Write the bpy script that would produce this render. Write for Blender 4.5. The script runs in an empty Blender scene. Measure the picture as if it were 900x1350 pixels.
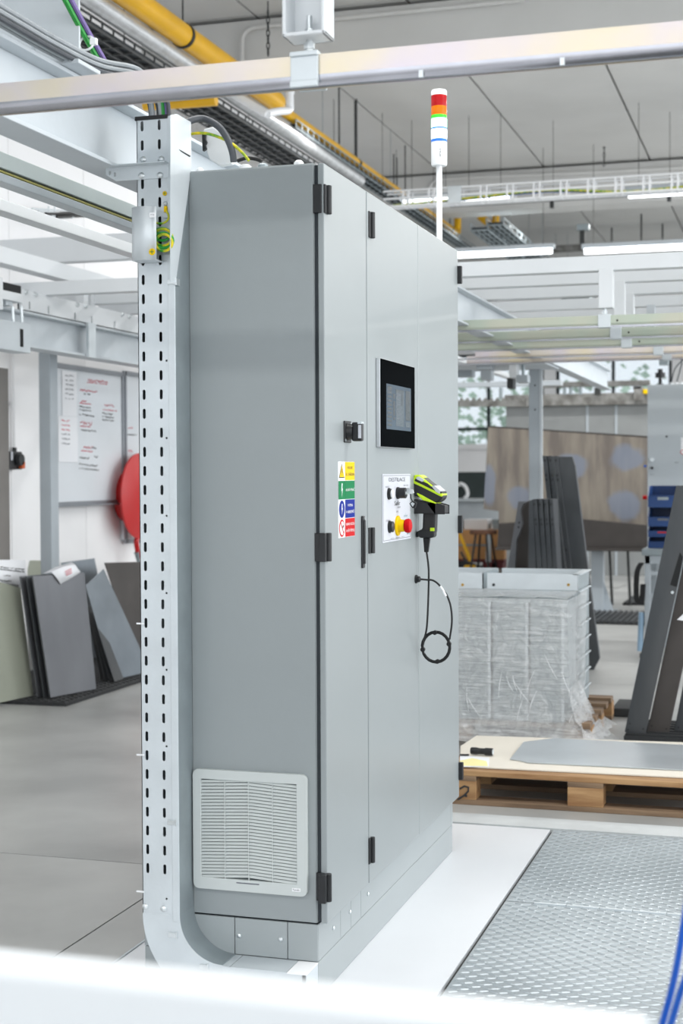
import bpy, bmesh, math, random
from mathutils import Vector as V
random.seed(7)
S = bpy.context.scene
COL = S.collection
# ------------------------------------------------------------------ camera (solved from the cabinet's corners)
CAM = V((-3.6842, -1.1995, 1.38823)); YAW, PIT, ROL, FPX = .297696, -.025607, -.0044267, 1948.94
Fv = V((math.cos(PIT)*math.cos(YAW), math.cos(PIT)*math.sin(YAW), math.sin(PIT)))
r0 = V((math.sin(YAW), -math.cos(YAW), 0)); u0 = r0.cross(Fv)
Rv = r0*math.cos(ROL) + u0*math.sin(ROL); Uv = Rv.cross(Fv)
cd = bpy.data.cameras.new('camera'); cam = bpy.data.objects.new('camera', cd); COL.objects.link(cam)
m = cam.matrix_world.copy()
for i in range(3):
    m[i][0] = Rv[i]; m[i][1] = Uv[i]; m[i][2] = -Fv[i]; m[i][3] = CAM[i]
cam.matrix_world = m
cd.sensor_fit = 'VERTICAL'; cd.sensor_height = 36; cd.sensor_width = 24; cd.lens = FPX*36/1350
cd.dof.use_dof = True; cd.dof.focus_distance = 4.4; cd.dof.aperture_fstop = 4.6
cd.clip_start = .05; cd.clip_end = 300
S.camera = cam
# ------------------------------------------------------------------ world, lights, exposure
w = bpy.data.worlds.new('sky'); S.world = w; w.use_nodes = True
bg = w.node_tree.nodes['Background']; bg.inputs[0].default_value = (.86, .93, 1, 1); bg.inputs[1].default_value = 2.6
S.view_settings.view_transform = 'Standard'; S.view_settings.look = 'None'
S.view_settings.gamma = 1; S.view_settings.use_curve_mapping = False
S.view_settings.exposure = -0.9
def area(name, loc, direction, sx, sy, power, col=(1, 1, 1)):
    l = bpy.data.lights.new(name, 'AREA'); l.shape = 'RECTANGLE'; l.size = sx; l.size_y = sy; l.energy = power; l.color = col
    o = bpy.data.objects.new(name, l); COL.objects.link(o); o.location = loc
    o.rotation_euler = V(direction).to_track_quat('-Z', 'Y').to_euler(); return o
# daylight entering through the long window bands of the right-hand and rear walls
area('window_daylight', (6, -8.9, 2.7), (0, 1, -.05), 22, 3.0, 1500, (.97, .985, 1))
area('window_daylight_rear', (-8.9, -2, 2.7), (1, 0, -.05), 9, 3.0, 170, (.97, .985, 1))
# rows of luminaires under the ceiling
for lx, pw in ((-4.6, 330), (.6, 420), (8.8, 470), (14.6, 470), (21, 470)):
    area('ceiling_row_light', (lx, -2.2, 4.45), (0, 0, -1), .25, 10, pw, (1, .985, .96))

# ------------------------------------------------------------------ helpers
def ray(px, py): return Fv + Rv*((px-450)/FPX) + Uv*((675-py)/FPX)
def G(px, py, z=0.0): d = ray(px, py); return CAM + d*((z-CAM.z)/d.z)
def YP(px, py, y): d = ray(px, py); return CAM + d*((y-CAM.y)/d.y)
def XP(px, py, x): d = ray(px, py); return CAM + d*((x-CAM.x)/d.x)
def lin(c):
    o = []
    for v in c:
        v /= 255; o.append(v/12.92 if v <= .04045 else ((v+.055)/1.055)**2.4)
    return o
MATS = {}
def mat(name, c, rough=.5, metal=0, var=.06, scale=4, bump=0, bscale=60, alpha=1, emit=None, estr=0, c2=None, stretch=None, spec=.5, coat=0):
    if name in MATS: return MATS[name]
    M = bpy.data.materials.new(name); M.use_nodes = True; nt = M.node_tree; N = nt.nodes; L = nt.links
    p = N['Principled BSDF']; a = lin(c)
    tc = N.new('ShaderNodeTexCoord'); mp = N.new('ShaderNodeMapping'); L.new(tc.outputs['Object'], mp.inputs[0])
    if stretch: mp.inputs['Scale'].default_value = stretch
    nz = N.new('ShaderNodeTexNoise'); nz.inputs['Scale'].default_value = scale; nz.inputs['Detail'].default_value = 5
    L.new(mp.outputs[0], nz.inputs['Vector'])
    cr = N.new('ShaderNodeValToRGB'); L.new(nz.outputs[0], cr.inputs[0])
    b = lin(c2) if c2 else [min(1, v*(1+var)) for v in a]
    a2 = a if c2 else [v*(1-var) for v in a]
    cr.color_ramp.elements[0].position = .35; cr.color_ramp.elements[1].position = .65
    cr.color_ramp.elements[0].color = (*a2, 1); cr.color_ramp.elements[1].color = (*b, 1)
    L.new(cr.outputs[0], p.inputs['Base Color'])
    p.inputs['Roughness'].default_value = rough; p.inputs['Metallic'].default_value = metal
    p.inputs['Specular IOR Level'].default_value = spec; p.inputs['Coat Weight'].default_value = coat
    if alpha < 1: p.inputs['Alpha'].default_value = alpha
    if emit: p.inputs['Emission Color'].default_value = (*lin(emit), 1); p.inputs['Emission Strength'].default_value = estr
    if bump:
        n2 = N.new('ShaderNodeTexNoise'); n2.inputs['Scale'].default_value = bscale; n2.inputs['Detail'].default_value = 4
        L.new(mp.outputs[0], n2.inputs['Vector'])
        bp = N.new('ShaderNodeBump'); bp.inputs['Strength'].default_value = bump; bp.inputs['Distance'].default_value = .01
        L.new(n2.outputs[0], bp.inputs['Height']); L.new(bp.outputs[0], p.inputs['Normal'])
    MATS[name] = M; return M
WLOC = {}
def wl(o): return WLOC.get(o.name, V((0, 0, 0))) if o else V((0, 0, 0))
def props(o, label=None, cat=None, group=None, kind=None):
    if label: o['label'] = label
    if cat: o['category'] = cat
    if group: o['group'] = group
    if kind: o['kind'] = kind
    return o
def thing(name, label, cat, loc=(0, 0, 0), group=None):
    o = bpy.data.objects.new(name, None); o.empty_display_size = .05; COL.objects.link(o); o.location = loc; WLOC[o.name] = V(loc)
    return props(o, label, cat, group)
def struct(name, loc=(0, 0, 0)):
    o = bpy.data.objects.new(name, None); COL.objects.link(o); o.location = loc; WLOC[o.name] = V(loc); o['kind'] = 'structure'; return o
class MB:
    def __init__(s): s.v = []; s.f = []
    def add(s, vs, fs):
        n = len(s.v); s.v += [V(p) for p in vs]; s.f += [tuple(i+n for i in f) for f in fs]; return s
    def box(s, x0, x1, y0, y1, z0, z1):
        return s.add([(x, y, z) for z in (z0, z1) for y in (y0, y1) for x in (x0, x1)],
                     [(0, 2, 3, 1), (4, 5, 7, 6), (0, 1, 5, 4), (2, 6, 7, 3), (0, 4, 6, 2), (1, 3, 7, 5)])
    def prism(s, pts, vec):
        pts = [V(p) for p in pts]; n = len(pts); vec = V(vec)
        return s.add(pts+[p+vec for p in pts], [tuple(range(n))[::-1], tuple(range(n, 2*n))]+[(i, (i+1) % n, n+(i+1) % n, n+i) for i in range(n)])
    def loft(s, rings, closed=True, cap=True):
        n = len(rings[0]); k = len(rings); vs = [p for r in rings for p in r]; fs = []
        for a in range(k-1):
            for i in range(n if closed else n-1):
                j = (i+1) % n; fs.append((a*n+i, a*n+j, (a+1)*n+j, (a+1)*n+i))
        if cap and closed: fs += [tuple(range(n))[::-1], tuple(range((k-1)*n, k*n))]
        return s.add(vs, fs)
    def tube(s, pts, r, n=8, loop=False):
        pts = [V(p) for p in pts]; K = len(pts); rings = []; up = None
        for i, p in enumerate(pts):
            if loop: t = pts[(i+1) % K]-pts[i-1]
            else: t = pts[min(i+1, K-1)]-pts[max(i-1, 0)]
            t.normalize()
            if up is None:
                up = V((0, 0, 1)) if abs(t.z) < .9 else V((1, 0, 0))
            up = up-t*up.dot(t)
            if up.length < 1e-6: up = t.orthogonal()
            up.normalize(); sd = t.cross(up)
            rr = r[i] if isinstance(r, (list, tuple)) else r
            rings.append([p+up*(rr*math.cos(2*math.pi*k/n))+sd*(rr*math.sin(2*math.pi*k/n)) for k in range(n)])
        if loop: rings.append(rings[0]); return s.loft(rings, True, False)
        return s.loft(rings)
    def cyl(s, p0, p1, r, n=16, r1=None): return s.tube([p0, p1], [r, r if r1 is None else r1], n)
    def lathe(s, base, axis, prof, n=24):
        base = V(base); ax = V(axis).normalized(); a = ax.orthogonal().normalized(); b = ax.cross(a)
        return s.loft([[base+ax*h+a*(r*math.cos(2*math.pi*k/n))+b*(r*math.sin(2*math.pi*k/n)) for k in range(n)] for h, r in prof])
    def grid(s, P): # P[i][j]
        n = len(P[0]); return s.add([p for r in P for p in r], [(i*n+j, i*n+j+1, (i+1)*n+j+1, (i+1)*n+j) for i in range(len(P)-1) for j in range(n-1)])
    def build(s, name, M, parent=None, bevel=0, smooth=False, kind=None, recalc=True, solid=0):
        me = bpy.data.meshes.new(name)
        lo = V([min(p[i] for p in s.v) for i in range(3)]); hi = V([max(p[i] for p in s.v) for i in range(3)])
        c = (lo+hi)/2
        if parent is None: c.z = lo.z
        me.from_pydata([p-c for p in s.v], [], s.f)
        if recalc:
            bm = bmesh.new(); bm.from_mesh(me); bmesh.ops.recalc_face_normals(bm, faces=bm.faces); bm.to_mesh(me); bm.free()
        me.materials.append(M)
        if smooth:
            for q in me.polygons: q.use_smooth = True
        o = bpy.data.objects.new(name, me); COL.objects.link(o); o.parent = parent; o.location = c-wl(parent); WLOC[o.name] = c
        if solid:
            d = o.modifiers.new('thickness', 'SOLIDIFY'); d.thickness = solid
        if bevel:
            d = o.modifiers.new('edges', 'BEVEL'); d.width = bevel; d.segments = 2; d.limit_method = 'ANGLE'
        if smooth:
            try: me.set_sharp_from_angle(angle=math.radians(42))
            except Exception: pass
        if kind: o['kind'] = kind
        return o
def bx(name, M, parent, x0, x1, y0, y1, z0, z1, bevel=0): return MB().box(x0, x1, y0, y1, z0, z1).build(name, M, parent, bevel)
def copy_part(o, delta, parent=None):
    c = o.copy(); COL.objects.link(c); c.location = o.location+V(delta); WLOC[c.name] = wl(o)+V(delta)
    if parent is not None: c.parent = parent
    return c
def copy_tree(o, delta, parent=None):
    c = o.copy(); COL.objects.link(c); WLOC[c.name] = wl(o)+V(delta)
    if parent is None: c.location = o.location+V(delta)
    else: c.parent = parent
    for ch in list(o.children):
        copy_tree(ch, delta, c)
    return c
def bez(p0, p1, p2, p3, n=14):
    p0, p1, p2, p3 = map(V, (p0, p1, p2, p3)); out = []
    for i in range(n+1):
        t = i/n; a = 1-t; out.append(p0*a**3+p1*3*a*a*t+p2*3*a*t*t+p3*t**3)
    return out
def spline(P, n=8):
    P = [V(p) for p in P]; out = []
    for i in range(len(P)-1):
        a, b, c, d = P[max(i-1, 0)], P[i], P[i+1], P[min(i+2, len(P)-1)]
        for k in range(n):
            t = k/n; out.append(.5*((2*b)+(c-a)*t+(2*a-5*b+4*c-d)*t*t+(3*b-a-3*c+d)*t**3))
    return out+[P[-1]]
def holed(outer, holes, to3, vec):
    """plate with through holes: outer / holes are 2-D loops"""
    bm = bmesh.new(); loops = [outer]+holes; allv = []; es = []
    for lp in loops:
        vs = [bm.verts.new((a, b, 0)) for a, b in lp]; allv.append(vs)
        es += [bm.edges.new((vs[i], vs[(i+1) % len(vs)])) for i in range(len(vs))]
    bmesh.ops.triangle_fill(bm, use_beauty=True, use_dissolve=False, edges=es)
    bm.verts.index_update(); pts = [to3(p.co.x, p.co.y) for p in bm.verts]; n = len(pts); vec = V(vec)
    fs = [tuple(q.index for q in f.verts) for f in bm.faces]
    sides = []; k = 0
    for lp in loops:
        sides += [(k+i, k+(i+1) % len(lp), n+k+(i+1) % len(lp), n+k+i) for i in range(len(lp))]; k += len(lp)
    bm.free()
    return MB().add(pts+[V(p)+vec for p in pts], fs+[tuple(i+n for i in f[::-1]) for f in fs]+sides)
def stadium(ca, cb, w, h, n=4):
    r = w/2; out = []
    for k in range(n+1): t = math.pi*k/n; out.append((ca+r*math.cos(t), cb+h/2-r+r*math.sin(t)))
    for k in range(n+1): t = math.pi+math.pi*k/n; out.append((ca+r*math.cos(t), cb-h/2+r+r*math.sin(t)))
    return out
def circle(ca, cb, r, n=10): return [(ca+r*math.cos(2*math.pi*k/n), cb+r*math.sin(2*math.pi*k/n)) for k in range(n)]
def rrect(a0, a1, b0, b1, r, n=4):
    out = []
    for ca, cb, t0 in ((a1-r, b1-r, 0), (a0+r, b1-r, .5), (a0+r, b0+r, 1), (a1-r, b0+r, 1.5)):
        for k in range(n+1): t = math.pi*(t0+.5*k/n); out.append((ca+r*math.cos(t), cb+r*math.sin(t)))
    return out
def text(body, size, M, pos, ax, ay, parent, name='lettering', width=None, depth=.0004):
    cu = bpy.data.curves.new('t', 'FONT'); cu.body = body; cu.size = size; cu.align_x = 'CENTER'; cu.align_y = 'CENTER'; cu.resolution_u = 2
    to = bpy.data.objects.new('t', cu); COL.objects.link(to); dg = bpy.context.evaluated_depsgraph_get()
    me = bpy.data.meshes.new_from_object(to.evaluated_get(dg)); bpy.data.objects.remove(to); bpy.data.curves.remove(cu)
    if not me.vertices: return None
    ax, ay = V(ax), V(ay); nn = ax.cross(ay); sx = 1
    if width:
        xs = [q.co.x for q in me.vertices]; sx = width/(max(xs)-min(xs))
    for q in me.vertices: q.co = ax*(q.co.x*sx)+ay*q.co.y+nn*depth
    me.materials.clear(); me.materials.append(M); me.name = name
    o = bpy.data.objects.new(name, me); COL.objects.link(o); o.parent = parent; o.location = V(pos)-wl(parent); WLOC[o.name] = V(pos); return o
X, Y, Z = V((1, 0, 0)), V((0, 1, 0)), V((0, 0, 1))
def arc(c, a, b, r, t0, t1, n=12):
    return [V(c)+V(a)*(r*math.cos(t0+(t1-t0)*k/n))+V(b)*(r*math.sin(t0+(t1-t0)*k/n)) for k in range(n+1)]
def ibeam(mb, axis, a0, a1, c, z0, z1, w, tf=.011, tw=.008):
    """I section along axis 'x' or 'y', centred on c across"""
    for b0, b1, q0, q1 in ((c-w/2, c+w/2, z0, z0+tf), (c-w/2, c+w/2, z1-tf, z1), (c-tw/2, c+tw/2, z0+tf, z1-tf)):
        if axis == 'x': mb.box(a0, a1, b0, b1, q0, q1)
        else: mb.box(b0, b1, a0, a1, q0, q1)
    return mb

# ------------------------------------------------------------------ materials
m_cab = mat('cabinet_grey_enamel', (147, 154, 156), .34, 0, .012, 3, .02, 250)
m_cabw = mat('pale_cabinet_enamel', (186, 193, 197), .4, 0, .012, 3)
m_cab2 = mat('plinth_grey_enamel', (158, 165, 167), .45, 0, .015, 3)
m_galv = mat('galvanised_steel', (207, 214, 218), .45, .35, .04, 7, .04, 90)
m_galv_d = mat('dull_galvanised_steel', (150, 160, 164), .5, .45, .07, 9, .04, 60)
m_zinc = mat('bright_zinc', (215, 220, 222), .28, .85, .06, 30)
m_rail = mat('yellow_passivated_zinc', (226, 214, 186), .3, .6, c2=(214, 205, 216), scale=3.0)
m_rail_far = mat('green_tinted_passivated_zinc', (176, 188, 174), .4, .4, c2=(190, 188, 172), scale=2.2)
m_lip = mat('polished_rail_lip', (176, 176, 182), .22, .9, .06, 10)
m_white = mat('white_steel_paint', (218, 222, 225), .42, 0, .015, 3, .03, 60)
m_white_d = mat('pale_grey_steel_paint', (196, 203, 208), .5, 0, .03, 5, .04, 50)
m_black = mat('black_plastic', (22, 24, 27), .42, 0, .1, 20)
m_rubber = mat('black_rubber', (16, 17, 19), .55, 0, .1, 30)
m_dark = mat('dark_void', (18, 20, 22), .8)
m_gasket = mat('dark_gasket', (38, 45, 50), .7)
m_screen = mat('glossy_black_glass', (7, 9, 11), .16, 0, .05, 3, spec=.02)
m_screen.node_tree.nodes['Principled BSDF'].inputs['IOR'].default_value = 1.08
m_disp = mat('dim_display', (70, 84, 96), .4, 0, .1, 6, emit=(70, 84, 96), estr=.12, spec=.1)
m_alu = mat('brushed_aluminium', (214, 217, 220), .3, .8, .04, 25)
m_label = mat('white_label_film', (204, 207, 215), .5, 0, .01, 4)
m_ink = mat('black_ink', (42, 44, 48), .6)
m_inkg = mat('grey_ink', (98, 102, 110), .6)
m_inkred = mat('red_marker', (200, 40, 70), .6)
m_yel = mat('sign_yellow', (238, 198, 8), .55, 0, .02, spec=.15)
m_grn = mat('sign_green', (0, 122, 72), .55, 0, .02, spec=.15)
m_blu = mat('sign_blue', (0, 36, 138), .55, 0, .02, spec=.15)
m_red = mat('sign_red', (196, 8, 18), .55, 0, .02, spec=.15)
m_wht = mat('sign_white', (245, 246, 248), .45, 0, .01)
m_lime = mat('lime_green_plastic', (202, 236, 22), .38, 0, .04, 12)
m_gy = mat('green_yellow_insulation', (238, 214, 30), .45, c2=(46, 150, 50), scale=45)
m_ygw = mat('green_insulation', (40, 150, 60), .45, 0, .1, 20)
m_cabl = mat('grey_cable_sheath', (150, 156, 160), .5, 0, .08, 20)
m_cabd = mat('dark_grey_cable_sheath', (70, 74, 80), .5, 0, .08, 20)
m_purp = mat('purple_cable_sheath', (120, 100, 160), .5, 0, .08, 20)
m_ptie = mat('white_nylon', (238, 240, 242), .4, 0, .02)
m_ypipe = mat('yellow_pipe_paint', (226, 172, 14), .36, 0, .06, 4)
m_foil = mat('aluminium_foil_lagging', (206, 208, 210), .33, .6, .1, 14, .5, 26)
m_mesh = mat('dark_mesh_wire', (56, 58, 58), .5, .3, .1, 10)
m_conc = mat('grey_concrete_panel', (206, 206, 204), .8, 0, .03, 1.3, .05, 20)
m_wall = mat('white_wall_panel', (246, 246, 247), .65, 0, .02, 1)
m_floor = mat('polished_grey_concrete', (150, 151, 150), .36, 0, c2=(184, 185, 183), scale=1.0, bump=.05, bscale=14)
m_floorw = mat('white_floor_paint', (226, 229, 233), .3, 0, .02, 2, .02, 12)
m_joint = mat('dark_joint_filler', (70, 72, 72), .9)
m_plate = mat('galvanised_tread_plate', (174, 182, 187), .36, .5, .06, 4)
m_kerb = mat('worn_pale_concrete', (196, 200, 201), .7, 0, .07, 7, .1, 30)
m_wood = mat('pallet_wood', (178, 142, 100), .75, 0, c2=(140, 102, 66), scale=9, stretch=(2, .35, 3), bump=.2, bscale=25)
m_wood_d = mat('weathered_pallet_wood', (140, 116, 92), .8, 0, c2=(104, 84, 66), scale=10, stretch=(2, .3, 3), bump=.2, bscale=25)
m_card = mat('pale_card_sheet', (226, 220, 208), .7, 0, .02, 3)
m_steel = mat('raw_steel_sheet', (104, 106, 110), .42, .55, .13, 3, .03, 20, stretch=(1, 1, .3))
m_steel_d = mat('dark_mill_scale_steel', (62, 66, 70), .45, .4, c2=(84, 86, 88), scale=3.5, stretch=(1, 1, .25))
m_steel_b = mat('brown_dark_steel', (72, 68, 66), .5, .4, .12, 4)
m_shiny = mat('bright_steel_sheet', (126, 133, 139), .34, .7, .12, 3)
m_olive = mat('olive_grey_sheet', (152, 156, 142), .5, .1, .05, 2)
m_paper = mat('white_paper', (236, 238, 242), .7, 0, .01)
m_board = mat('whiteboard_enamel', (222, 227, 232), .2, 0, .02, 1.5)
m_bframe = mat('whiteboard_frame_aluminium', (150, 154, 160), .4, .6, .05)
m_mat = mat('black_rubber_mat', (38, 40, 42), .7, 0, .12, 30)
m_bluebin = mat('blue_bin_plastic', (24, 62, 118), .4, 0, .06, 5)
m_wrap = None
m_tube = mat('fluorescent_tube', (255, 255, 255), .4, emit=(248, 251, 255), estr=7)
m_crate = mat('crate_plywood', (206, 152, 98), .7, 0, .08, 6)
m_hose = mat('blue_pneumatic_hose', (14, 92, 196), .3, 0, .06, 8)
m_firered = mat('fire_red_enamel', (196, 28, 30), .35, 0, .04)
m_brush = mat('stool_wood', (110, 74, 54), .6, 0, .15, 10)
m_boothg = mat('grey_booth_steel', (140, 143, 143), .6, .2, .08, 2)
m_dirty = mat('dirty_grey_steel', (150, 150, 147), .7, .2, c2=(104, 102, 98), scale=9)
m_post = mat('blue_grey_steel_paint', (168, 176, 182), .45, 0, .05, 4)
m_glass = mat('window_glass', (214, 230, 236), .05, 0, .01, alpha=.25)
m_leaf = mat('foliage_green', (176, 200, 172), .8, 0, .12, 6)

# ------------------------------------------------------------------ the setting
floor = struct('floor')
bx('subfloor', m_joint, floor, -9, 28, -9, 9.1, -.12, -.012)
slabs = [(-9, 1.12, .84, 4.0), (1.12, 6.1, .84, 4.0), (6.1, 12, .84, 4.0), (12, 20, .84, 4.0), (20, 28, .84, 4.0), (-9, 2.03, .655, .84), (2.2, 6.1, -1.6, .84),
         (6.1, 12, -1.6, .84), (12, 20, -1.6, .84), (20, 28, -1.6, .84), (2.2, 12, -9, -1.6), (12, 28, -9, -1.6), (-9, 2.2, -9, -1.32), (14, 20, 4.0, 9), (20, 28, 4.0, 9)]
for a, b, c, d in slabs:
    bx('floor_slab', m_floor, floor, a+.003, b-.003, c+.003, d-.003, -.1, 0)
bx('painted_slab', m_floorw, floor, -9, 2.025, -.292, .645, -.1, 0)
bx('kerb', m_kerb, floor, 2.035, 2.197, -1.32, .84, -.1, .004)
bx('joint_angle', m_galv, floor, -9, 2.02, .646, .653, -.1, .003)
def tread_plate(x0, x1, y0, y1):
    o = bx('tread_plate', m_plate, floor, x0+.003, x1-.003, y0, y1, -.1, 0)
    mb = MB(); p = .0265; L, Wd, H = .0175, .0055, .0026; i = 0
    yy = y0+.02
    while yy < y1-.015:
        xx = x0+.02; j = 0
        while xx < x1-.015:
            t = math.radians(66 if (i+j) % 2 else -66); ca, sa = math.cos(t), math.sin(t)
            pts = [(-L, 0, 0), (-L*.5, -Wd*.8, 0), (L*.5, -Wd*.8, 0), (L, 0, 0), (L*.5, Wd*.8, 0), (-L*.5, Wd*.8, 0), (-L*.6, 0, H), (L*.6, 0, H)]
            mb.add([(xx+a*ca-b*sa, yy+a*sa+b*ca, c) for a, b, c in pts], [(0, 1, 6), (1, 2, 7, 6), (2, 3, 7), (3, 4, 7), (4, 5, 6, 7), (5, 0, 6)])
            xx += p; j += 1
        yy += p; i += 1
    mb.build('tread_pattern', m_plate, o, kind='stuff', recalc=False)
for a, b in ((1.03, 2.03), (.03, 1.03)): tread_plate(a, b, -1.3, -.305)
for k in range(7): bx('seam_bar', m_galv, floor, 1.024, 1.036, -.395-.105*(k+1), -.398-.105*k, -.01, .0035, .001)
ceil = struct('ceiling')
CZ = 5.1
bx('ceiling_deck', m_joint, ceil, -9, 28, -9, 9.1, CZ+.06, CZ+.16)
bmx = [G(313, 22.5, CZ).x, G(700, 219, CZ).x]; bmx.append(2*bmx[1]-bmx[0]); bmx.insert(0, 2*bmx[0]-bmx[1]); bmx.insert(0, 2*bmx[0]-bmx[1])
jy = [G(630, 115, CZ).y, G(805, 100, CZ).y]; dj = jy[0]-jy[1]
xs_ = [-9]+bmx[:]+[28]
for i in range(len(xs_)-1):
    if xs_[i+1]-xs_[i] < .8: continue
    yb = jy[0]
    YC = 9.1 if xs_[i+1] > 14.5 else 4.1
    while yb < YC: yb += dj
    while yb > -9:
        y1_, y0_ = min(yb, YC), max(yb-dj, -9)
        if y1_-y0_ > .1: bx('ceiling_panel', m_conc, ceil, xs_[i]+.01, xs_[i+1]-.01, y0_+.012, y1_-.012, CZ, CZ+.07)
        yb -= dj
for b in bmx:
    bx('ceiling_beam', m_conc, ceil, b+.02, b+.42, -9, 9 if b > 14 else 4.1, CZ-.5, CZ-.03)
wl_ = struct('wall_left')
WY = 4.0
pj = YP(11, 250, WY).x; q = pj
while q > -9: q -= 1.13
edges = [-9]
while q < 14:
    if q > -8.5: edges.append(q)
    q += 1.13
edges.append(14)
bx('wall_core', m_joint, wl_, -9, 14, WY+.03, WY+.13, 0, CZ)
bx('wall_return', m_wall, wl_, 14, 14.1, WY, 9, 0, CZ); bx('wall_bay', m_wall, wl_, 14, 28, 9, 9.1, 0, CZ)
for a, b in zip(edges[:-1], edges[1:]):
    bx('wall_panel', m_wall, wl_, a+.003, b-.003, WY, WY+.035, 0, CZ)
# far wall with window band
wb = struct('wall_back'); FX = 27.0
yA, yB = 9.0, -9.0; zlo, zhi = 1.0, 3.9
bx('wall_base', m_wall, wb, FX, FX+.2, yB, yA, 0, zlo)
bx('wall_head', m_wall, wb, FX, FX+.2, yB, yA, zhi, CZ)
yw = yA
k = 0
while yw > yB:
    bx('wall_pier', m_wall, wb, FX, FX+.2, max(yw-.25, yB), yw, zlo, zhi)
    if yw-2.6 > yB:
        wn = struct('window_%d' % (k+1), (FX+.05, yw-1.4, zlo)); k += 1
        for (a0, a1, b0, b1) in ((yw-.31, yw-.25, zlo, zhi), (yw-2.6, yw-2.54, zlo, zhi), (yw-2.6, yw-.25, zhi-.06, zhi), (yw-2.6, yw-.25, zlo, zlo+.06), (yw-2.6, yw-.25, 2.3, 2.36), (yw-1.45, yw-1.39, zlo, zhi)):
            bx('window_frame', m_gasket, wn, FX+.02, FX+.1, a0, a1, b0, b1)
        for a0, a1 in ((yw-2.54, yw-1.45), (yw-1.39, yw-.31)):
            for b0, b1 in ((zlo+.06, 2.3), (2.36, zhi-.06)):
                bx('pane', m_glass, wn, FX+.055, FX+.065, a0, a1, b0, b1)
    yw -= 2.6
# right and rear walls: pillars and sills round long open window bands
wr = struct('wall_right')
bx('wall_base', m_wall, wr, -9, 28, -9.2, -9, 0, 1.1); bx('wall_head', m_wall, wr, -9, 28, -9.2, -9, 4.4, CZ)
for x_ in range(-9, 28, 6): bx('wall_pier', m_wall, wr, x_, x_+.4, -9.2, -9, 1.1, 4.4)
wf = struct('wall_front')
bx('wall_base', m_wall, wf, -9.2, -9, -9, 4.1, 0, 1.1); bx('wall_head', m_wall, wf, -9.2, -9, -9, 4.1, 4.4, CZ)
for y_ in (-9, -4.6, -.2, 3.6): bx('wall_pier', m_wall, wf, -9.2, -9, y_, y_+.4, 1.1, 4.4)

# ------------------------------------------------------------------ control cabinet
DY = -.025
cab = thing('control_cabinet', 'tall light grey double-bay electrical control cabinet with screen and ventilation grille', 'cabinet', (0, 0, 0))
CD = .5; ZT = 2.2; ZB = .2
bx('body', m_cab, cab, .0, 1.6, .002, CD, ZB+.002, ZT, .004)
bx('side_panel', m_cab, cab, -.004, .0, .004, CD, ZB+.004, ZT-.004, .002)
bx('gasket', m_gasket, cab, .004, 1.596, -.008, .002, ZB+.006, ZT-.006)
def D(px, py, y=DY): p = YP(px, py, y); return p.x, p.z
doors = []
for a, b in ((.0, .4), (.4, 1.0), (1.0, 1.6)):
    g0 = .0035 if a == .4 else .0015
    d_ = MB().box(a+(g0 if a else 0), b-(.0035 if b == .4 else .001), DY, -.008, ZB+.003, ZT-.002).build('door', m_cab, cab, .003); doors.append(d_)
def hinge(door, px, py, side):
    x, z = D(px, py)
    h = .075
    mb = MB().box(x-.017, x+.008, DY-.004, DY+.014, z-h/2, z+h/2)
    mb.cyl((x+.008, DY-.005, z-h/2), (x+.008, DY-.005, z+h/2), .0085, 12)
    if side == 'near': mb.box(-.004, .012, DY+.006, .004, z-h/2, z+h/2)
    return mb.build('hinge', m_black, door, .002)
for py in (263, 721.5, 1171): hinge(doors[0], 429.5, py, 'near')
for py in (296.5, 712.5, 1121): hinge(doors[1], 487.5, py, 'mid')
for py in (363.5, 691, 1016):
    x, z = D(605, py); MB().box(1.588, 1.606, DY-.016, DY+.01, z-.032, z+.032).build('hinge', m_black, doors[2], .003)
# lever handle
x, z0_ = D(477.5, 749); _, z1_ = D(477.5, 680)
hb = MB().box(x-.012, x+.010, DY-.006, DY, z0_, z1_).build('handle', m_black, doors[0], .004)
MB().box(x-.008, x+.006, DY-.010, DY-.006, z0_+.012, z1_-.012).build('handle_lever', m_black, doors[0], .003)
MB().cyl((x, DY-.009, z1_-.008), (x, DY-.006, z1_-.008), .0035, 10).build('handle_screw', m_zinc, doors[0])
# rotary main switch
x0, z1 = D(452.5, 554.5); x1, z0 = D(461.5, 584)
sw = MB().box(x0, x1, DY-.004, DY, z0, z1).build('main_switch', m_black, cab, .003)
cx, cz = (x0+x1)/2, (z0+z1)/2
MB().cyl((cx, DY-.004, cz), (cx, DY-.02, cz), .023, 24, .02).build('switch_collar', m_black, sw, smooth=True)
MB().box(cx-.011, cx+.011, DY-.046, DY-.016, cz-.026, cz+.026).build('switch_knob', m_black, sw, .005)
MB().box(cx-.0125, cx-.011, DY-.044, DY-.036, cz-.018, cz+.018).build('switch_mark', m_label, sw)
MB().box(cx-.012, cx+.011, DY-.0455, DY-.034, cz+.021, cz+.0265).build('switch_tip', m_galv, sw)
for a, b in ((x0+.006, z0+.007), (x1-.006, z1-.007)): MB().cyl((a, DY-.0055, b), (a, DY-.004, b), .0035, 8).build('switch_screw', m_zinc, sw)
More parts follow.
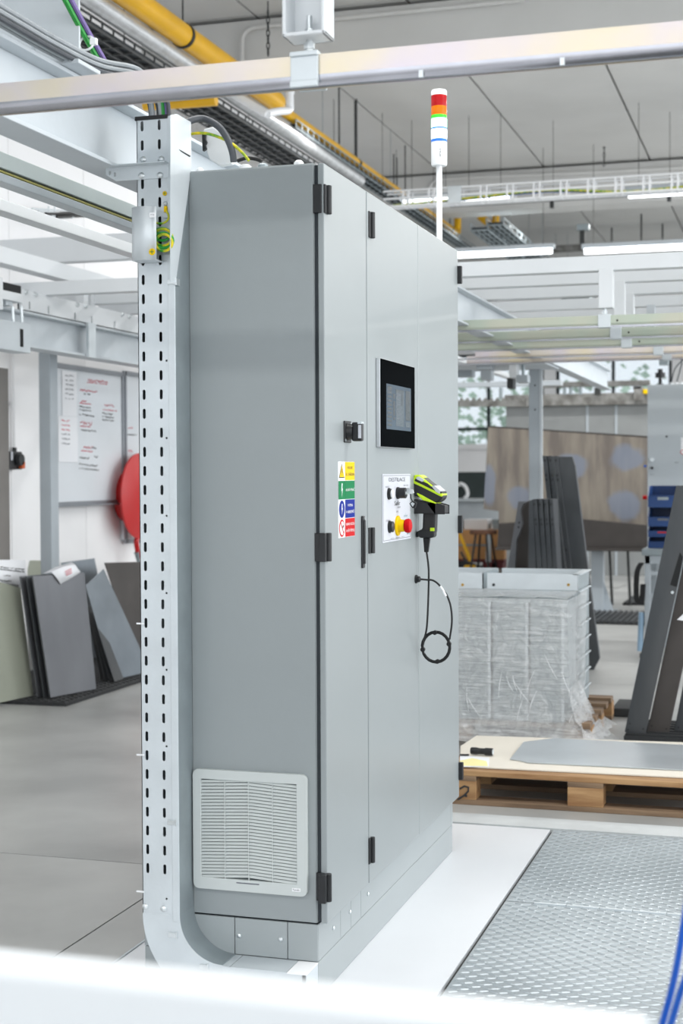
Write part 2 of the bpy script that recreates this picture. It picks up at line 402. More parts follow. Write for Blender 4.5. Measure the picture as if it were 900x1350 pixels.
# warning sticker
sx0, sz1 = D(445.3, 608.5); sx1, _ = D(466.5, 608.5); _, sz0 = D(446, 709.5)
st = MB().box(sx0, sx1, DY-.0008, DY, sz0, sz1).build('warning_sticker', m_wht, cab)
hgt = (sz1-sz0)/4; mid = sx0+(sx1-sx0)*.40; yk = DY-.0012
def flat(name, M, pts, parent, y=yk, t=.0004): return MB().prism([(a, y, b) for a, b in pts], (0, -t, 0)).build(name, M, parent)
rows = [(m_yel, m_ink, ('POZOR', 'EL. ZAŘÍZENÍ')), (m_grn, m_wht, ('HLAVNÍ VYPÍNAČ',)), (m_blu, m_wht, ('VYPNI', 'V NEBEZPEČÍ')), (m_red, m_wht, ('NEHAS VODOU', 'ANI PĚN. PŘÍSTROJI'))]
pc = (sx0+mid)/2; pw = (mid-sx0)*.42
bolt = [(-.15, 1), (.35, 1), (.1, .25), (.5, .25), (-.25, -1), (-.02, -.1), (-.45, -.1)]
for i, (mm, ink, ls) in enumerate(rows):
    zt = sz1-i*hgt; zc = zt-hgt/2
    flat('colour_field', mm, [(mid+.001, zt-hgt+.001), (sx1, zt-hgt+.001), (sx1, zt-.0005), (mid+.001, zt-.0005)], st)
    for j, s_ in enumerate(ls):
        wdt = (sx1-mid)*(.50 if (len(s_) < 6) else .88)
        text(s_, .0105 if i else .010, ink, ((mid+sx1)/2, yk-.0006, zc+(.009-.018*j if len(ls) > 1 else 0)), X, Z, st, width=wdt)
    if i == 0:
        flat('pictogram', m_ink, [(pc-pw, zc-hgt*.36), (pc+pw, zc-hgt*.36), (pc, zc+hgt*.40)], st)
        flat('pictogram', m_yel, [(pc-pw*.82, zc-hgt*.31), (pc+pw*.82, zc-hgt*.31), (pc, zc+hgt*.30)], st, yk-.0005)
        flat('pictogram', m_ink, [(pc+a*pw*.4, zc-hgt*.06+b*hgt*.17) for a, b in bolt], st, yk-.001)
    elif i == 1:
        flat('colour_field', mm, [(sx0, zt-hgt+.001), (mid-.0005, zt-hgt+.001), (mid-.0005, zt-.0005), (sx0, zt-.0005)], st)
        flat('pictogram', m_wht, [(pc+a*pw*.5, zc+b*hgt*.36) for a, b in bolt], st, yk-.0005)
    else:
        n = 28; ring = lambda r: [(pc+pw*r*math.cos(2*math.pi*k/n), zc+hgt*.46*r*math.sin(2*math.pi*k/n)) for k in range(n)]
        flat('pictogram', m_blu if i == 2 else m_red, ring(1), st)
        if i == 2: flat('pictogram', m_wht, [(pc+a*pw*.45, zc+b*hgt*.28) for a, b in bolt], st, yk-.0005)
        else:
            flat('pictogram', m_wht, ring(.78), st, yk-.0005)
            flat('pictogram', m_ink, [(pc+.1*pw, zc), (pc+.5*pw, zc+.05*hgt), (pc+.45*pw, zc+.18*hgt), (pc+.15*pw, zc+.14*hgt)], st, yk-.001)
            flat('pictogram', m_red, [(pc-.6*pw, zc+.26*hgt), (pc-.45*pw, zc+.32*hgt), (pc+.6*pw, zc-.26*hgt), (pc+.45*pw, zc-.32*hgt)], st, yk-.001)
# touch screen
hx0, hz1 = D(497.8, 470.8); hx1, _ = D(546.5, 470.8); _, hz0 = D(498, 590.5)
HD = DY-.016
hx1 = YP(546.8, 540, HD).x; hx0b = YP(502.5, 540, HD).x
hz1 = YP(502.5, 471.5, HD).z; hz0 = YP(502.5, 589.5, HD).z
hm = MB().box(hx0b, hx1, HD+.003, DY, hz0, hz1).build('touch_screen', m_alu, cab, .002)
MB().box(hx0b+.001, hx1-.001, HD, HD+.003, hz0+.002, hz1-.002).build('screen_glass', m_screen, hm, .001)
def H(u, v): return hx0b+(hx1-hx0b)*u, hz1-(hz1-hz0)*v
def hrect(name, M, u0, u1, v0, v1, y):
    a, b = H(u0, v1); c, d = H(u1, v0); return MB().box(a, c, y-.0003, y, b, d).build(name, M, hm)
hrect('display', m_disp, .14, .87, .275, .79, HD)
m_dd = mat('display_dark_tile', (26, 32, 38), .2); m_dm = mat('display_mid_tile', (58, 70, 80), .2)
for i in range(10):
    v = .30+.046*i+(.0 if i == 0 else .012); hrect('display_tile', m_dd, .17, .29, v, v+(.05 if i == 0 else .026), HD-.0003)
hrect('display_tile', m_dd, .33, .385, .375, .43, HD-.0003); hrect('display_tile', m_dd, .33, .385, .46, .63, HD-.0003); hrect('display_tile', m_dd, .33, .385, .645, .675, HD-.0003)
hrect('display_tile', m_dm, .41, .65, .32, .745, HD-.0003); hrect('display_tile', m_dd, .41, .65, .32, .345, HD-.0005)
hrect('display_tile', m_dd, .57, .61, .345, .505, HD-.0005); hrect('display_tile', m_dd, .70, .84, .315, .665, HD-.0003); hrect('display_tile', m_dm, .70, .84, .685, .745, HD-.0003)
for i in range(6): hrect('display_tile', m_inkg, .44, .55, .38+.055*i, .388+.055*i, HD-.0006)
# operating panel
px0, pz1 = D(503.2, 625); px1, _ = D(540.2, 625); _, pz0 = D(504, 716)
pn = MB().box(px0, px1, DY-.002, DY, pz0, pz1).build('operating_panel', m_label, cab, .0005)
py_ = DY-.0022
def P(u, v): return px0+(px1-px0)*u, pz1-(pz1-pz0)*v
for (a0, a1, b0, b1) in ((.02, .98, .02, .026), (.02, .98, .968, .974), (.02, .026, .02, .974), (.974, .98, .02, .974)):
    a, b = P(a0, b1); c, d = P(a1, b0); MB().box(a, c, py_-.0002, py_, b, d).build('printed_border', m_inkg, pn)
def ptext(s_, u, v, size, wdt=None, M=m_inkg):
    a, b = P(u, v); text(s_, size, M, (a, py_-.0002, b), X, Z, pn, width=wdt and wdt*(px1-px0))
ptext('DESTILACE', .5, .085, .017, .58); ptext('I', .5, .155, .008); ptext('RESET', .16, .19, .007, .13); ptext('0', .42, .20, .008); ptext('1', .58, .195, .008); ptext('ZAP. OVL.', .82, .175, .007, .18)
ptext('Safir', .5, .44, .020, .2, m_ink); ptext('2020', .56, .50, .007, .1); ptext('OVL', .5, .565, .007, .08)
ptext('START', .17, .685, .008, .13); ptext('C', .80, .61, .008); ptext('STOP', .80, .645, .009, .12, mat('teal_ink', (60, 130, 140), .6)); ptext('RA 2', .90, .915, .010, .1, m_ink)
ptext('NÁVOD    OBSLUHA    SERVIS', .5, .955, .004, .5)
def button(u, v, r, ln, M, cap=None):
    a, b = P(u, v); MB().lathe((a, DY-.002, b), (0, -1, 0), [(0, r*1.15), (.004, r*1.15), (.004, r), (ln-.002, r), (ln, r*.8)]).build('push_button', M, pn, smooth=True)
    if cap: MB().cyl((a, DY-.002-ln, b), (a, DY-.003-ln-.004, b), r*.8, 20).build('button_cap', cap, pn, smooth=True)
button(.20, .29, .0155, .010, m_black, m_wht); button(.22, .775, .0165, .014, m_black)
a, b = P(.50, .285)
MB().lathe((a, DY-.002, b), (0, -1, 0), [(0, .0185), (.006, .0185), (.006, .0165), (.028, .0165), (.030, .013)]).build('key_switch', m_black, pn, smooth=True)
MB().box(a-.013, a+.013, DY-.033, DY-.030, b-.004, b+.004).build('key_slot', m_zinc, pn)
eu = P(.50, .775); a, b = eu
MB().lathe((a, DY-.002, b), (0, -1, 0), [(0, .031), (.005, .031), (.007, .020), (.024, .018)]).build('emergency_stop_collar', m_yel, pn, smooth=True)
MB().lathe((a, DY-.026, b), (0, -1, 0), [(0, .016), (.003, .0205), (.012, .0225), (.018, .020), (.021, .012)]).build('emergency_stop_button', m_red, pn, smooth=True)
# cable gland on the door
gx, gz = D(547.5, 763.5)
MB().lathe((gx, DY, gz), (0, -1, 0), [(0, .014), (.006, .014), (.006, .010), (.014, .010), (.017, .006)], 12).build('cable_gland', m_black, cab, smooth=True)
# ventilation grille on the side
def Sd(px, py, x=-.006): p = XP(px, py, x); return p.y, p.z
gy1 = .348; gy0 = .025; gzb = .275; gzt = gzb+.323
ya, za = Sd(316/3+160, 980+133/3); yb_, zb_ = Sd(704/3+160, 980+560/3)
ya = .348-.024; yb_ = .025+.028
zt_, zb_ = gzt-.026, gzb+.032
gr = holed(rrect(gy0, gy1, gzb, gzt, .016), [[(yb_, zb_), (ya, zb_), (ya, zt_), (yb_, zt_)]], lambda a, b: V((-.018, a, b)), (.014, 0, 0)).build('ventilation_grille', m_wht if False else mat('pale_grey_abs', (196, 202, 201), .5, 0, .01), cab, .004)
m_grille = MATS['pale_grey_abs']
bx('grille_backing', mat('grille_shadow_filter', (72, 80, 82), .8), gr, -.009, -.005, yb_-.002, ya+.002, zb_-.002, zt_+.002)
ym = (ya+yb_)/2; n = 30; pit = (zt_-zb_)/n; base = None
for i in range(n):
    z = zb_-.002+pit*(i+.05)
    if i == 0:
        mb = MB(); hh = pit*.66
        hh = pit*.70; up = .0085
        for s0, s1, u0, u1 in ((ya, ym, 0, up), (ym, yb_, up, 0)):
            mb.add([(-.0165, s0, z+u0), (-.0165, s1, z+u1), (-.0125, s1, z+u1+hh), (-.0125, s0, z+u0+hh), (-.0092, s0, z+u0+hh), (-.0092, s1, z+u1+hh), (-.0092, s1, z+u1), (-.0092, s0, z+u0)],
                   [(0, 1, 2, 3), (3, 2, 5, 4), (4, 5, 6, 7), (7, 6, 1, 0), (0, 3, 4, 7), (1, 6, 5, 2)])
        base = mb.build('slat', m_grille, gr)
    else: copy_part(base, (0, 0, pit*i))
for f_ in (.25, .5, .75):
    y_ = ya+(yb_-ya)*f_; xx = -.017
    bx('grille_rib', m_grille, gr, xx, -.006, y_-.001, y_+.001, zb_, zt_)
bdg = bx('badge', m_wht, gr, -.0195, -.018, .043, .066, gzb+.013, gzb+.022)
text('Fandis', .008, m_inkg, (-.0197, .0545, gzb+.0175), -Y, Z, gr, width=.018)
bx('grille_catch', m_inkg, gr, -.0185, -.018, ym-.03, ym+.035, gzb+.022, gzb+.025)
# plinth: two layers of panels
bx('plinth_base', m_cab2, cab, .001, 1.599, .001, CD, .0, .0985, .002)
bx('plinth_upper', m_gasket, cab, .004, 1.596, .004, CD-.004, .0985, ZB)
for a, b in ((0, .2), (.2, .3), (.3, .4), (.4, 1.57), (1.57, 1.6)):
    bx('plinth_panel', m_cab2, cab, a+.0012, b-.0012, .0, .003, .101, ZB-.001, .001)
for y0, y1 in ((.0, .085), (.085, .235), (.235, .36), (.36, CD)):
    bx('plinth_panel', m_cab2, cab, -.003, .004, y0+.001, y1-.001, .101, ZB-.001, .001)
for y_ in (.104, .222):
    MB().lathe((-.003, y_, .152), (-1, 0, 0), [(0, .007), (.003, .006), (.005, .002)], 12).build('plinth_screw', m_zinc, cab)
for x_ in (.13, .285, .47): MB().lathe((x_, .0, .152), (0, -1, 0), [(0, .006), (.003, .006), (.005, .002)], 10).build('plinth_screw', m_zinc, cab)
# roof bolts and glands
for (px, py, yy, r, h) in ((264, 219, .33, .011, .006), (396, 208, .05, .013, .007)):
    p = YP(px, py, yy); MB().lathe((.02, yy, ZT), (0, 0, 1), [(0, r), (h, r), (h+.006, r*.55)], 16).build('eye_bolt_plug', m_ptie, cab, smooth=True)
for yy, r in ((.215, .02), (.165, .017)):
    MB().lathe((.06, yy, ZT), (0, 0, 1), [(0, r), (.006, r), (.006, r*.8), (.016, r*.8), (.02, r*.55)], 20).build('roof_gland', m_ptie if r > .018 else m_galv_d, cab, smooth=True)

# ------------------------------------------------------------------ signal tower
ty = .036; tx = 1.3
for _ in range(30):   # walk along the roof edge until the pole stands in picture column 579
    d_ = V((tx, ty, 2.2))-CAM; tx += (579-(450+FPX*d_.dot(Rv)/d_.dot(Fv)))*.004
tw = thing('signal_tower', 'signal light tower with red amber green and glowing white segments on white pole', 'signal light', (tx, ty, ZT))
def tz(py): d = ray(579, py); return CAM.z+d.z*((V((tx, ty, 0))-V((CAM.x, CAM.y, 0))).length/math.hypot(d.x, d.y))
rad = .0288
MB().lathe((tx, ty, ZT), Z, [(0, .026), (.006, .026), (.012, .015)]).build('base_flange', m_ptie, tw, smooth=True)
MB().cyl((tx, ty, ZT+.006), (tx, ty, tz(217)), .0105, 20).build('pole', m_ptie, tw, smooth=True)
MB().lathe((tx, ty, tz(219)), Z, [(0, rad*.9), (.006, rad), (tz(188)-tz(219), rad)]).build('housing', m_ptie, tw, smooth=True)
m_lr = mat('red_lens', (168, 8, 16), .25, 0, .1, 60, emit=(180, 8, 16), estr=.05, spec=.25); m_la = mat('amber_lens', (222, 112, 0), .25, 0, .1, 60, emit=(230, 110, 0), estr=.08, spec=.25)
m_lg = mat('lit_green_lens', (190, 255, 220), .2, emit=(180, 255, 226), estr=2.6); m_lb = mat('lit_white_lens', (235, 245, 255), .2, emit=(226, 240, 255), estr=3.4)
m_lgd = mat('green_lens_rim', (60, 200, 40), .2, emit=(60, 210, 40), estr=.6); m_lbd = mat('blue_lens_rim', (40, 110, 220), .2, emit=(40, 120, 235), estr=.5)
for nm, M, a, b in (('white_lens', m_lb, 184, 171), ('lens_rim', m_lbd, 188, 184), ('lens_rim', m_lbd, 171, 169), ('green_lens', m_lg, 169, 157), ('lens_rim', m_lgd, 157, 152.5), ('amber_lens', m_la, 152.5, 141), ('red_lens', m_lr, 141, 126.5)):
    h = tz(b)-tz(a)
    MB().lathe((tx, ty, tz(a)), Z, [(0, rad*.985), (h*.1, rad), (h*.9, rad), (h, rad*.985)], 28).build(nm, M, tw, smooth=True)
MB().lathe((tx, ty, tz(126.5)), Z, [(0, rad), (.015, rad), (.02, rad*.9), (.021, rad*.5)]).build('cap', m_ptie, tw, smooth=True)
text('IP65', .009, m_inkg, (tx-rad*.93, ty-rad*.37, tz(203)), (0, 0, 1), (-.37, .93, 0), tw, width=.03)

# ------------------------------------------------------------------ handheld scanner in its holder
sxx = D(549, 700)[0]+.0
def Q(px, py, x=None): return XP(px, py, sxx if x is None else x)
def ol(name, M, pts, parent, half, bevel=.004, xc=None):
    xc = sxx if xc is None else xc
    a = [Q(*p, xc) for p in pts]; a = [V((xc-half, p.y, p.z)) for p in a]
    return MB().prism(a, (2*half, 0, 0)).build(name, M, parent, bevel)
hold = ol('scanner_holder', m_black, [(544.5, 657), (546, 677), (578, 677), (578, 664), (588, 667), (588, 676.5), (578, 676.5), (578, 663), (566, 662)], cab, .034, .003)
sc = thing('barcode_scanner', 'black and lime green handheld barcode scanner hanging in holder on cabinet door', 'scanner', Q(570, 723))
ol('body', m_black, [(545, 635), (551, 628), (560, 629), (586, 650), (586.5, 656), (583, 660), (578, 663), (548, 653), (544, 645)], sc, .035, .006)
ol('shell', m_lime, [(547, 632), (549.5, 626), (556, 626), (586.5, 651), (586, 655), (583, 654.5), (558, 642), (546.5, 637)], sc, .036, .004)
ol('shell', m_lime, [(552.5, 649), (561, 653), (579, 663.3), (577, 663.8), (560, 659), (553, 652)], sc, .0355, .002)
ol('keypad', m_black, [(549.5, 634), (551, 630.5), (567, 637), (572, 641), (585.5, 648.5), (585, 651), (572, 645), (560, 639)], sc, .037, .002)
ol('lens_window', m_galv, [(552, 629), (556, 627.8), (563, 632.5), (560, 636), (552, 632)], sc, .0372, .002)
ol('trim', m_alu, [(572, 641), (576, 640), (584, 647), (583, 651), (578, 648.5)], sc, .0374, .001)
ol('handle', m_black, [(559, 672), (576, 672), (575, 700), (573, 705), (556, 705), (550, 709), (549, 702), (558, 697)], sc, .017, .005)
ol('handle_foot', m_black, [(549.5, 701.5), (556, 698), (574, 698), (574, 706.5), (571, 709), (555, 709)], sc, .019, .004)
ol('badge', m_lime, [(568.5, 695.5), (574, 695.5), (574, 700), (568.5, 700)], sc, .0195, .001)
ol('strain_relief', m_rubber, [(558, 709), (567, 709), (564.5, 728), (559.5, 728)], sc, .007, .002)
cpts = [(562, 727), (564.5, 745), (565, 765), (564, 800), (562, 830), (557, 848)]
cx_, cy_ = 574.5, 853; xo = sxx-.004
path = [Q(a, b, xo) for a, b in cpts]; cc = Q(cx_, cy_, xo); R_ = abs(Q(cx_, cy_-20.5, xo).z-cc.z)
loops = []
for k in range(66):
    t = math.pi*.93+2*math.pi*k/22; rr = R_*(1-.045*(k//22)); loops.append(cc+V((.004*math.sin(k*.28), 0, 0))+V((0, 1, 0))*(-rr*math.cos(t)*.95)+Z*(rr*math.sin(t)*-1.0))
tail = [Q(a, b, xo-.006) for a, b in ((592.5, 843), (595.5, 820), (594, 800), (589, 785), (583, 777), (577, 769.5), (570, 765), (562, 763), (550, 763.5))]
tail[-1] = V((gx, DY-.017, gz)); tail[-2] = (tail[-3]+tail[-1])/2
MB().tube(spline(path, 6)[:-1]+loops, .0033, 6).build('cable', m_rubber, sc, smooth=True)
MB().tube(spline(tail, 6), .0033, 6).build('cable', m_rubber, sc, smooth=True)
wt = spline([Q(a, b, xo-.010) for a, b in ((580, 773), (583.5, 778), (587.5, 786))], 5)
MB().tube(wt, .0042, 8).build('cable_tag', m_ptie, sc, smooth=True)
for t in (-.2, 1.5, 2.9, 4.6):
    c_ = cc+Y*(R_*.93*math.cos(t)*.95)+Z*(R_*.93*math.sin(t)); MB().lathe(c_-X*.006, X, [(0, .0075), (.012, .0075)], 10).build('cable_clip', m_rubber, sc)
# keys hanging from the key switch
ka, kb = P(.50, .285)
ks = thing('key_ring', 'small silver key ring with fob hanging from the key switch', 'keys', (ka, DY-.05, kb-.03))
kp = lambda a, b: XP(a, b, ka)
MB().prism([kp(533.5, 645), kp(537, 643), kp(544, 645.5), kp(545.5, 650), kp(540, 652), kp(534.5, 648.5)], (.006, 0, 0)).build('key_bow', m_zinc, ks, .001)
MB().tube([kp(a, b) for a, b in ((541, 651), (541.5, 657), (544, 662), (546, 665))], .002, 6).build('ring', m_gasket, ks)
MB().prism([kp(539, 664), (kp(543.5, 660)), kp(549, 663), kp(547, 670), kp(543, 670)], (.008, 0, 0)).build('fob', m_black, ks, .002)
MB().prism([kp(541, 664), (kp(543.5, 662)), kp(546.5, 664), kp(544, 668)], (-.002, 0, 0)).build('fob_inlay', m_zinc, ks)
# things on the cabinet roof
rc = lambda px, py, x=.05: XP(px, py, x)
MB().tube(spline([rc(236, 172, .0), rc(249, 160, .02), rc(268, 156.5), rc(288, 167), rc(300, 184), rc(306, 200), rc(308, 213)], 6), .0095, 10).build('black_cable', m_cabd, None, smooth=True)
props(bpy.data.objects['black_cable'], 'thick black cable arching from tray top into the cabinet roof', 'cable')
o = MB().tube(spline([rc(240, 180), rc(256, 176), rc(275, 176.5), rc(300, 186), rc(318, 200), rc(328, 212)], 6), .004, 8).build('earth_wire', m_gy, None, smooth=True)
props(o, 'thin green and yellow earth wire arching over the cabinet roof', 'wire')
o = MB().tube(spline([rc(313, 212, .12), rc(325, 208.5, .12), rc(338, 210, .12), rc(345, 213, .12)], 6), .005, 8).build('short_black_cable', m_rubber, None, smooth=True)
props(o, 'short black cable lying flat on the cabinet roof beside the glands', 'cable')
gp = thing('guard_plate', 'bright white guard plate clipped to the beam behind the cabinet roof', 'plate', rc(280, 215, .2))
MB().prism([rc(a, b, .2) for a, b in ((268, 170), (281, 166.5), (296, 178), (304, 196), (306, 216), (290, 219), (276, 210), (268, 190))], (.02, 0, 0)).build('plate', m_ptie, gp, .004)
MB().prism([rc(a, b, .19) for a, b in ((266, 177), (270.5, 177), (270, 183), (272, 187), (270, 191), (271.5, 196), (267, 199))], (.012, 0, 0)).build('clip', m_black, gp)

# ------------------------------------------------------------------ vertical perforated cable tray
tr = thing('cable_tray', 'galvanised slotted vertical cable tray running down the cabinet side', 'cable tray', (-.05, .4, 0))
TX = -.1; TY0, TY1 = .352, .459
zt = XP(195, 155, TX).z
ysl, ysr = XP(190.5, 600, TX).y, XP(213, 600, TX).y
holes = []; z = .30
zref = XP(213, 444, TX).z   # a slot centre
k0 = int((zref-.30)/.0503); z = zref-.0503*k0
while z < zt-.02:
    holes.append(stadium(ysl, z, .0085, .027)); holes.append(stadium(ysr, z, .0085, .027)); z += .0503
for py in (475.5, 577.5, 680, 782, 883, 984, 1185):
    holes.append(circle(XP(219.5, py, TX).y, XP(219.5, py, TX).z, .003))
holed([(TY0+.018, .222), (TY1, .222), (TY1, zt), (TY0+.018, zt)], holes, lambda a, b: V((TX, a, b)), (.0018, 0, 0)).build('slotted_face', m_galv, tr, recalc=True)
bx('cover_lip', m_galv, tr, TX-.003, TX+.001, TY0, TY0+.0195, .205, zt, .0012)
bx('flange', m_galv_d, tr, TX, -.005, TY0, TY0+.002, .222, zt)
bx('flange', m_galv_d, tr, TX, -.005, TY1-.002, TY1, .222, zt)
bx('tray_back', m_galv_d, tr, -.0065, -.005, TY0, TY1, .222, zt)
# gusset plate covering the upper flange
gq = lambda a, b: YP(a, b, TY0-.0015)
MB().prism([gq(224, 152), gq(232, 150), gq(251, 161), gq(251.5, 223), gq(231, 372), gq(224, 372)], (0, -.0015, 0)).build('gusset_plate', m_galv, tr)
MB().prism([V(gq(235, 197))-Y*.0018, V(gq(250, 205.5))-Y*.0018, V(gq(249, 207))-Y*.0018, V(gq(238, 200))-Y*.0018], (0, -.001, 0)).build('gusset_slot', m_dark, tr)
bx('edge_trim', m_rubber, tr, TX-.003, TX+.006, TY0+.016, TY1+.004, zt-.006, zt+.004)
# flat elbow at the foot
EC = V((0, TY0-.12, .222)); Ri, Ro = .12, .12+(TY1-TY0); n = 14
def el(r, t, x): return V((x, EC.y+r*math.cos(t), EC.z-r*math.sin(t)))
ts = [math.pi/2*k/n for k in range(n+1)]
MB().loft([[el(Ri, t, TX-.001), el(Ro, t, TX-.001), el(Ro, t, TX+.001), el(Ri, t, TX+.001)] for t in ts]).build('elbow_face', m_galv, tr, smooth=True)
MB().loft([[el(Ri, t, TX), el(Ri+.002, t, TX), el(Ri+.002, t, -.004), el(Ri, t, -.004)] for t in ts]).build('elbow_inner_flange', m_galv_d, tr, smooth=True)
MB().loft([[el(Ro-.002, t, TX), el(Ro, t, TX), el(Ro, t, -.004), el(Ro-.002, t, -.004)] for t in ts]).build('elbow_outer_flange', m_galv_d, tr, smooth=True)
for a, b in ((191.5, 1195), (215.5, 1198)):
    q_ = XP(a, b, TX); MB().lathe((TX, q_.y, q_.z), (-1, 0, 0), [(0, .0085), (.002, .0085), (.0045, .006), (.006, .002)], 14).build('bolt', m_zinc, tr, smooth=True)
for a, b in ((226, 372), (226, 1084), (227, 1232), (268, 1274)):
    q_ = XP(a, b, TX); t_ = 1 if b < 1260 else 0
    MB().box(TX-.006, TX-.001, q_.y-.012, q_.y+.010, q_.z-.006, q_.z+.006).box(TX-.006, TX+.02, q_.y-.016, q_.y-.012, q_.z-.009, q_.z+.009).build('clip', m_zinc, tr, .001)
for py in (822, 995, 1175):
    q_ = XP(186, py, TX); MB().box(TX-.004, TX-.001, q_.y-.010, q_.y+.012, q_.z-.002, q_.z+.002).build('cable_tie_end', m_ptie, tr)
# trough on the floor, carrying on from the elbow
tg = thing('floor_trough', 'low galvanised floor cable trough in front of the cabinet side plinth', 'cable trough', (-.05, .1, 0))
bx('trough_side', m_galv, tg, TX-.001, TX+.001, .012, EC.y, .001, .098)
bx('trough_back', m_galv_d, tg, -.006, -.005, .012, EC.y, .001, .098)
bx('trough_floor', m_galv_d, tg, TX, -.005, .012, EC.y, .0, .002)
bx('trough_cover', m_galv, tg, TX-.002, -.0045, .055, EC.y-.022, .098, .1)
bx('trough_cover', m_galv, tg, TX-.002, -.0045, EC.y-.02, EC.y+.002, .098, .1)
bx('trough_end_cover', m_wht, tg, TX-.002, -.0045, .0, .053, .097, .1)
bx('trough_end', m_galv, tg, TX, -.005, .0, .002, .002, .097)

# support bracket, bolted across the tray
sb = thing('support_bracket', 'galvanised angle bracket bolted across the upper cable tray', 'bracket', XP(180, 227, TX))
b0, b1 = XP(138, 227, TX-.01).y, XP(221, 226, TX-.01).y; bz1 = XP(200, 218, TX).z; bz0 = XP(200, 236, TX).z
ya_, yb2 = max(b0, b1), min(b0, b1)
holed([(yb2, bz0), (ya_-.03, bz0), (ya_, bz0+.018), (ya_, bz1), (yb2, bz1)], [stadium(ya_-.012, bz1-.013, .007, .012), stadium(ya_-.026, bz1-.018, .007, .012)], lambda a, b: V((TX-.004, a, b)), (.003, 0, 0)).build('bracket_web', m_galv, sb)
bx('bracket_flange', m_galv, sb, TX-.03, TX-.001, yb2, ya_, bz1, bz1+.003, .001)
for a, b in ((188, 210), (212, 209.5), (186.5, 231.5), (211, 231)):
    q_ = XP(a, b, TX-.004); MB().lathe((TX-.004 if b > 220 else TX, q_.y, q_.z), (-1, 0, 0), [(0, .0085), (.002, .0085), (.0055, .005), (.0065, .002)], 14).build('bolt', m_zinc, sb, smooth=True)
# grounding box
gb = thing('grounding_cover', 'curved grey cover plate with earth symbol fixed to the cable tray', 'cover', XP(195, 345, TX))
ring = []
for z_ in (XP(190, 345, TX-.03).z, XP(190, 275, TX-.03).z):
    r_ = []
    for k in range(9):
        t = k/8; pxx = 174.5+31.5*t; bul = -.05-.012*math.sin(math.pi*min(1, t*1.2))
        q_ = XP(pxx, 310, TX+bul); r_.append(V((TX+bul, q_.y, z_)))
    ring.append(r_)
MB().grid(ring).build('cover_sheet', m_galv, gb, smooth=True, solid=.0015)
q0 = ring[0][0]; q1 = ring[0][8]; zt2 = ring[1][0].z; zb2 = ring[0][0].z
MB().prism([V((p.x, p.y, zb2)) for p in ring[0]]+[V((TX-.002, q1.y, zb2)), V((TX-.002, q0.y, zb2))], (0, 0, .0015)).build('cover_bottom', m_galv, gb)
bx('cover_side', m_galv, gb, TX-.05, TX-.002, q0.y-.0015, q0.y, zb2, zt2)
bx('fixing_tab', m_galv, gb, TX-.004, TX-.001, q1.y-.022, q1.y, zb2+.004, zb2+.02)
bx('fixing_tab', m_galv, gb, TX-.004, TX-.001, q1.y-.018, q1.y, zt2-.022, zt2-.008)
q_ = XP(200.5, 332, TX-.062); MB().cyl((q_.x+.0, q_.y, q_.z), (q_.x-.0015, q_.y, q_.z), .0088, 18).build('earth_symbol', m_lime if False else m_yel, gb)
MB().box(q_.x-.0022, q_.x-.0015, q_.y-.0055, q_.y+.0055, q_.z-.0008, q_.z+.0008).box(q_.x-.0022, q_.x-.0015, q_.y-.0008, q_.y+.0008, q_.z-.0055, q_.z+.0055).build('earth_symbol_mark', m_grn, gb)
q_ = XP(201, 283.5, TX-.06); bx('name_tag', m_wht, gb, q_.x-.001, q_.x, q_.y-.008, q_.y+.008, q_.z-.006, q_.z+.006)
text('T73', .006, m_inkg, (q_.x-.0012, q_.y, q_.z), -Y, Z, gb, width=.011)
gw = thing('grounding_wire', 'coiled green and yellow earth wire tucked behind the grey cover', 'wire', XP(215, 330, TX))
xw = TX-.018
for i, (cx1, cy1, rx, ry) in enumerate(((214, 309, 11, 8), (215, 313, 12, 11), (215, 317, 13, 10), (216, 320, 11, 11))):
    MB().tube([XP(cx1+rx*math.cos(t), cy1+ry*math.sin(t), xw-.004*i) for t in [2*math.pi*k/20 for k in range(20)]], .0038, 6, True).build('coil', m_gy if i % 2 else m_ygw, gw, smooth=True)
MB().tube(spline([XP(a, b, xw) for a, b in ((204, 293.5), (214, 294.5), (221, 290), (222, 284), (219, 278))], 5), .0028, 6).build('lead', m_gy, gw, smooth=True)
q_ = XP(218.3, 276, TX-.006); bx('crimp_lug', m_yel, gw, q_.x-.003, q_.x+.003, q_.y-.004, q_.y+.004, q_.z-.007, q_.z+.008)
q_ = XP(218.5, 268.5, TX); MB().lathe((TX-.001, q_.y, q_.z), (-1, 0, 0), [(0, .006), (.004, .006), (.007, .002)], 10).build('lug_bolt', m_zinc, gw)
es = thing('earth_symbol_sticker', 'small round yellow earth sticker on the tray above the coil', 'sticker', XP(217, 255, TX))
q_ = XP(217, 255, TX-.001); MB().cyl((TX-.0005, q_.y, q_.z), (TX-.0015, q_.y, q_.z), .006, 16).build('disc', m_yel, es)
MB().box(TX-.002, TX-.0015, q_.y-.004, q_.y+.004, q_.z-.0006, q_.z+.0006).box(TX-.002, TX-.0015, q_.y-.0006, q_.y+.0006, q_.z-.004, q_.z+.004).build('cross', m_grn, es)

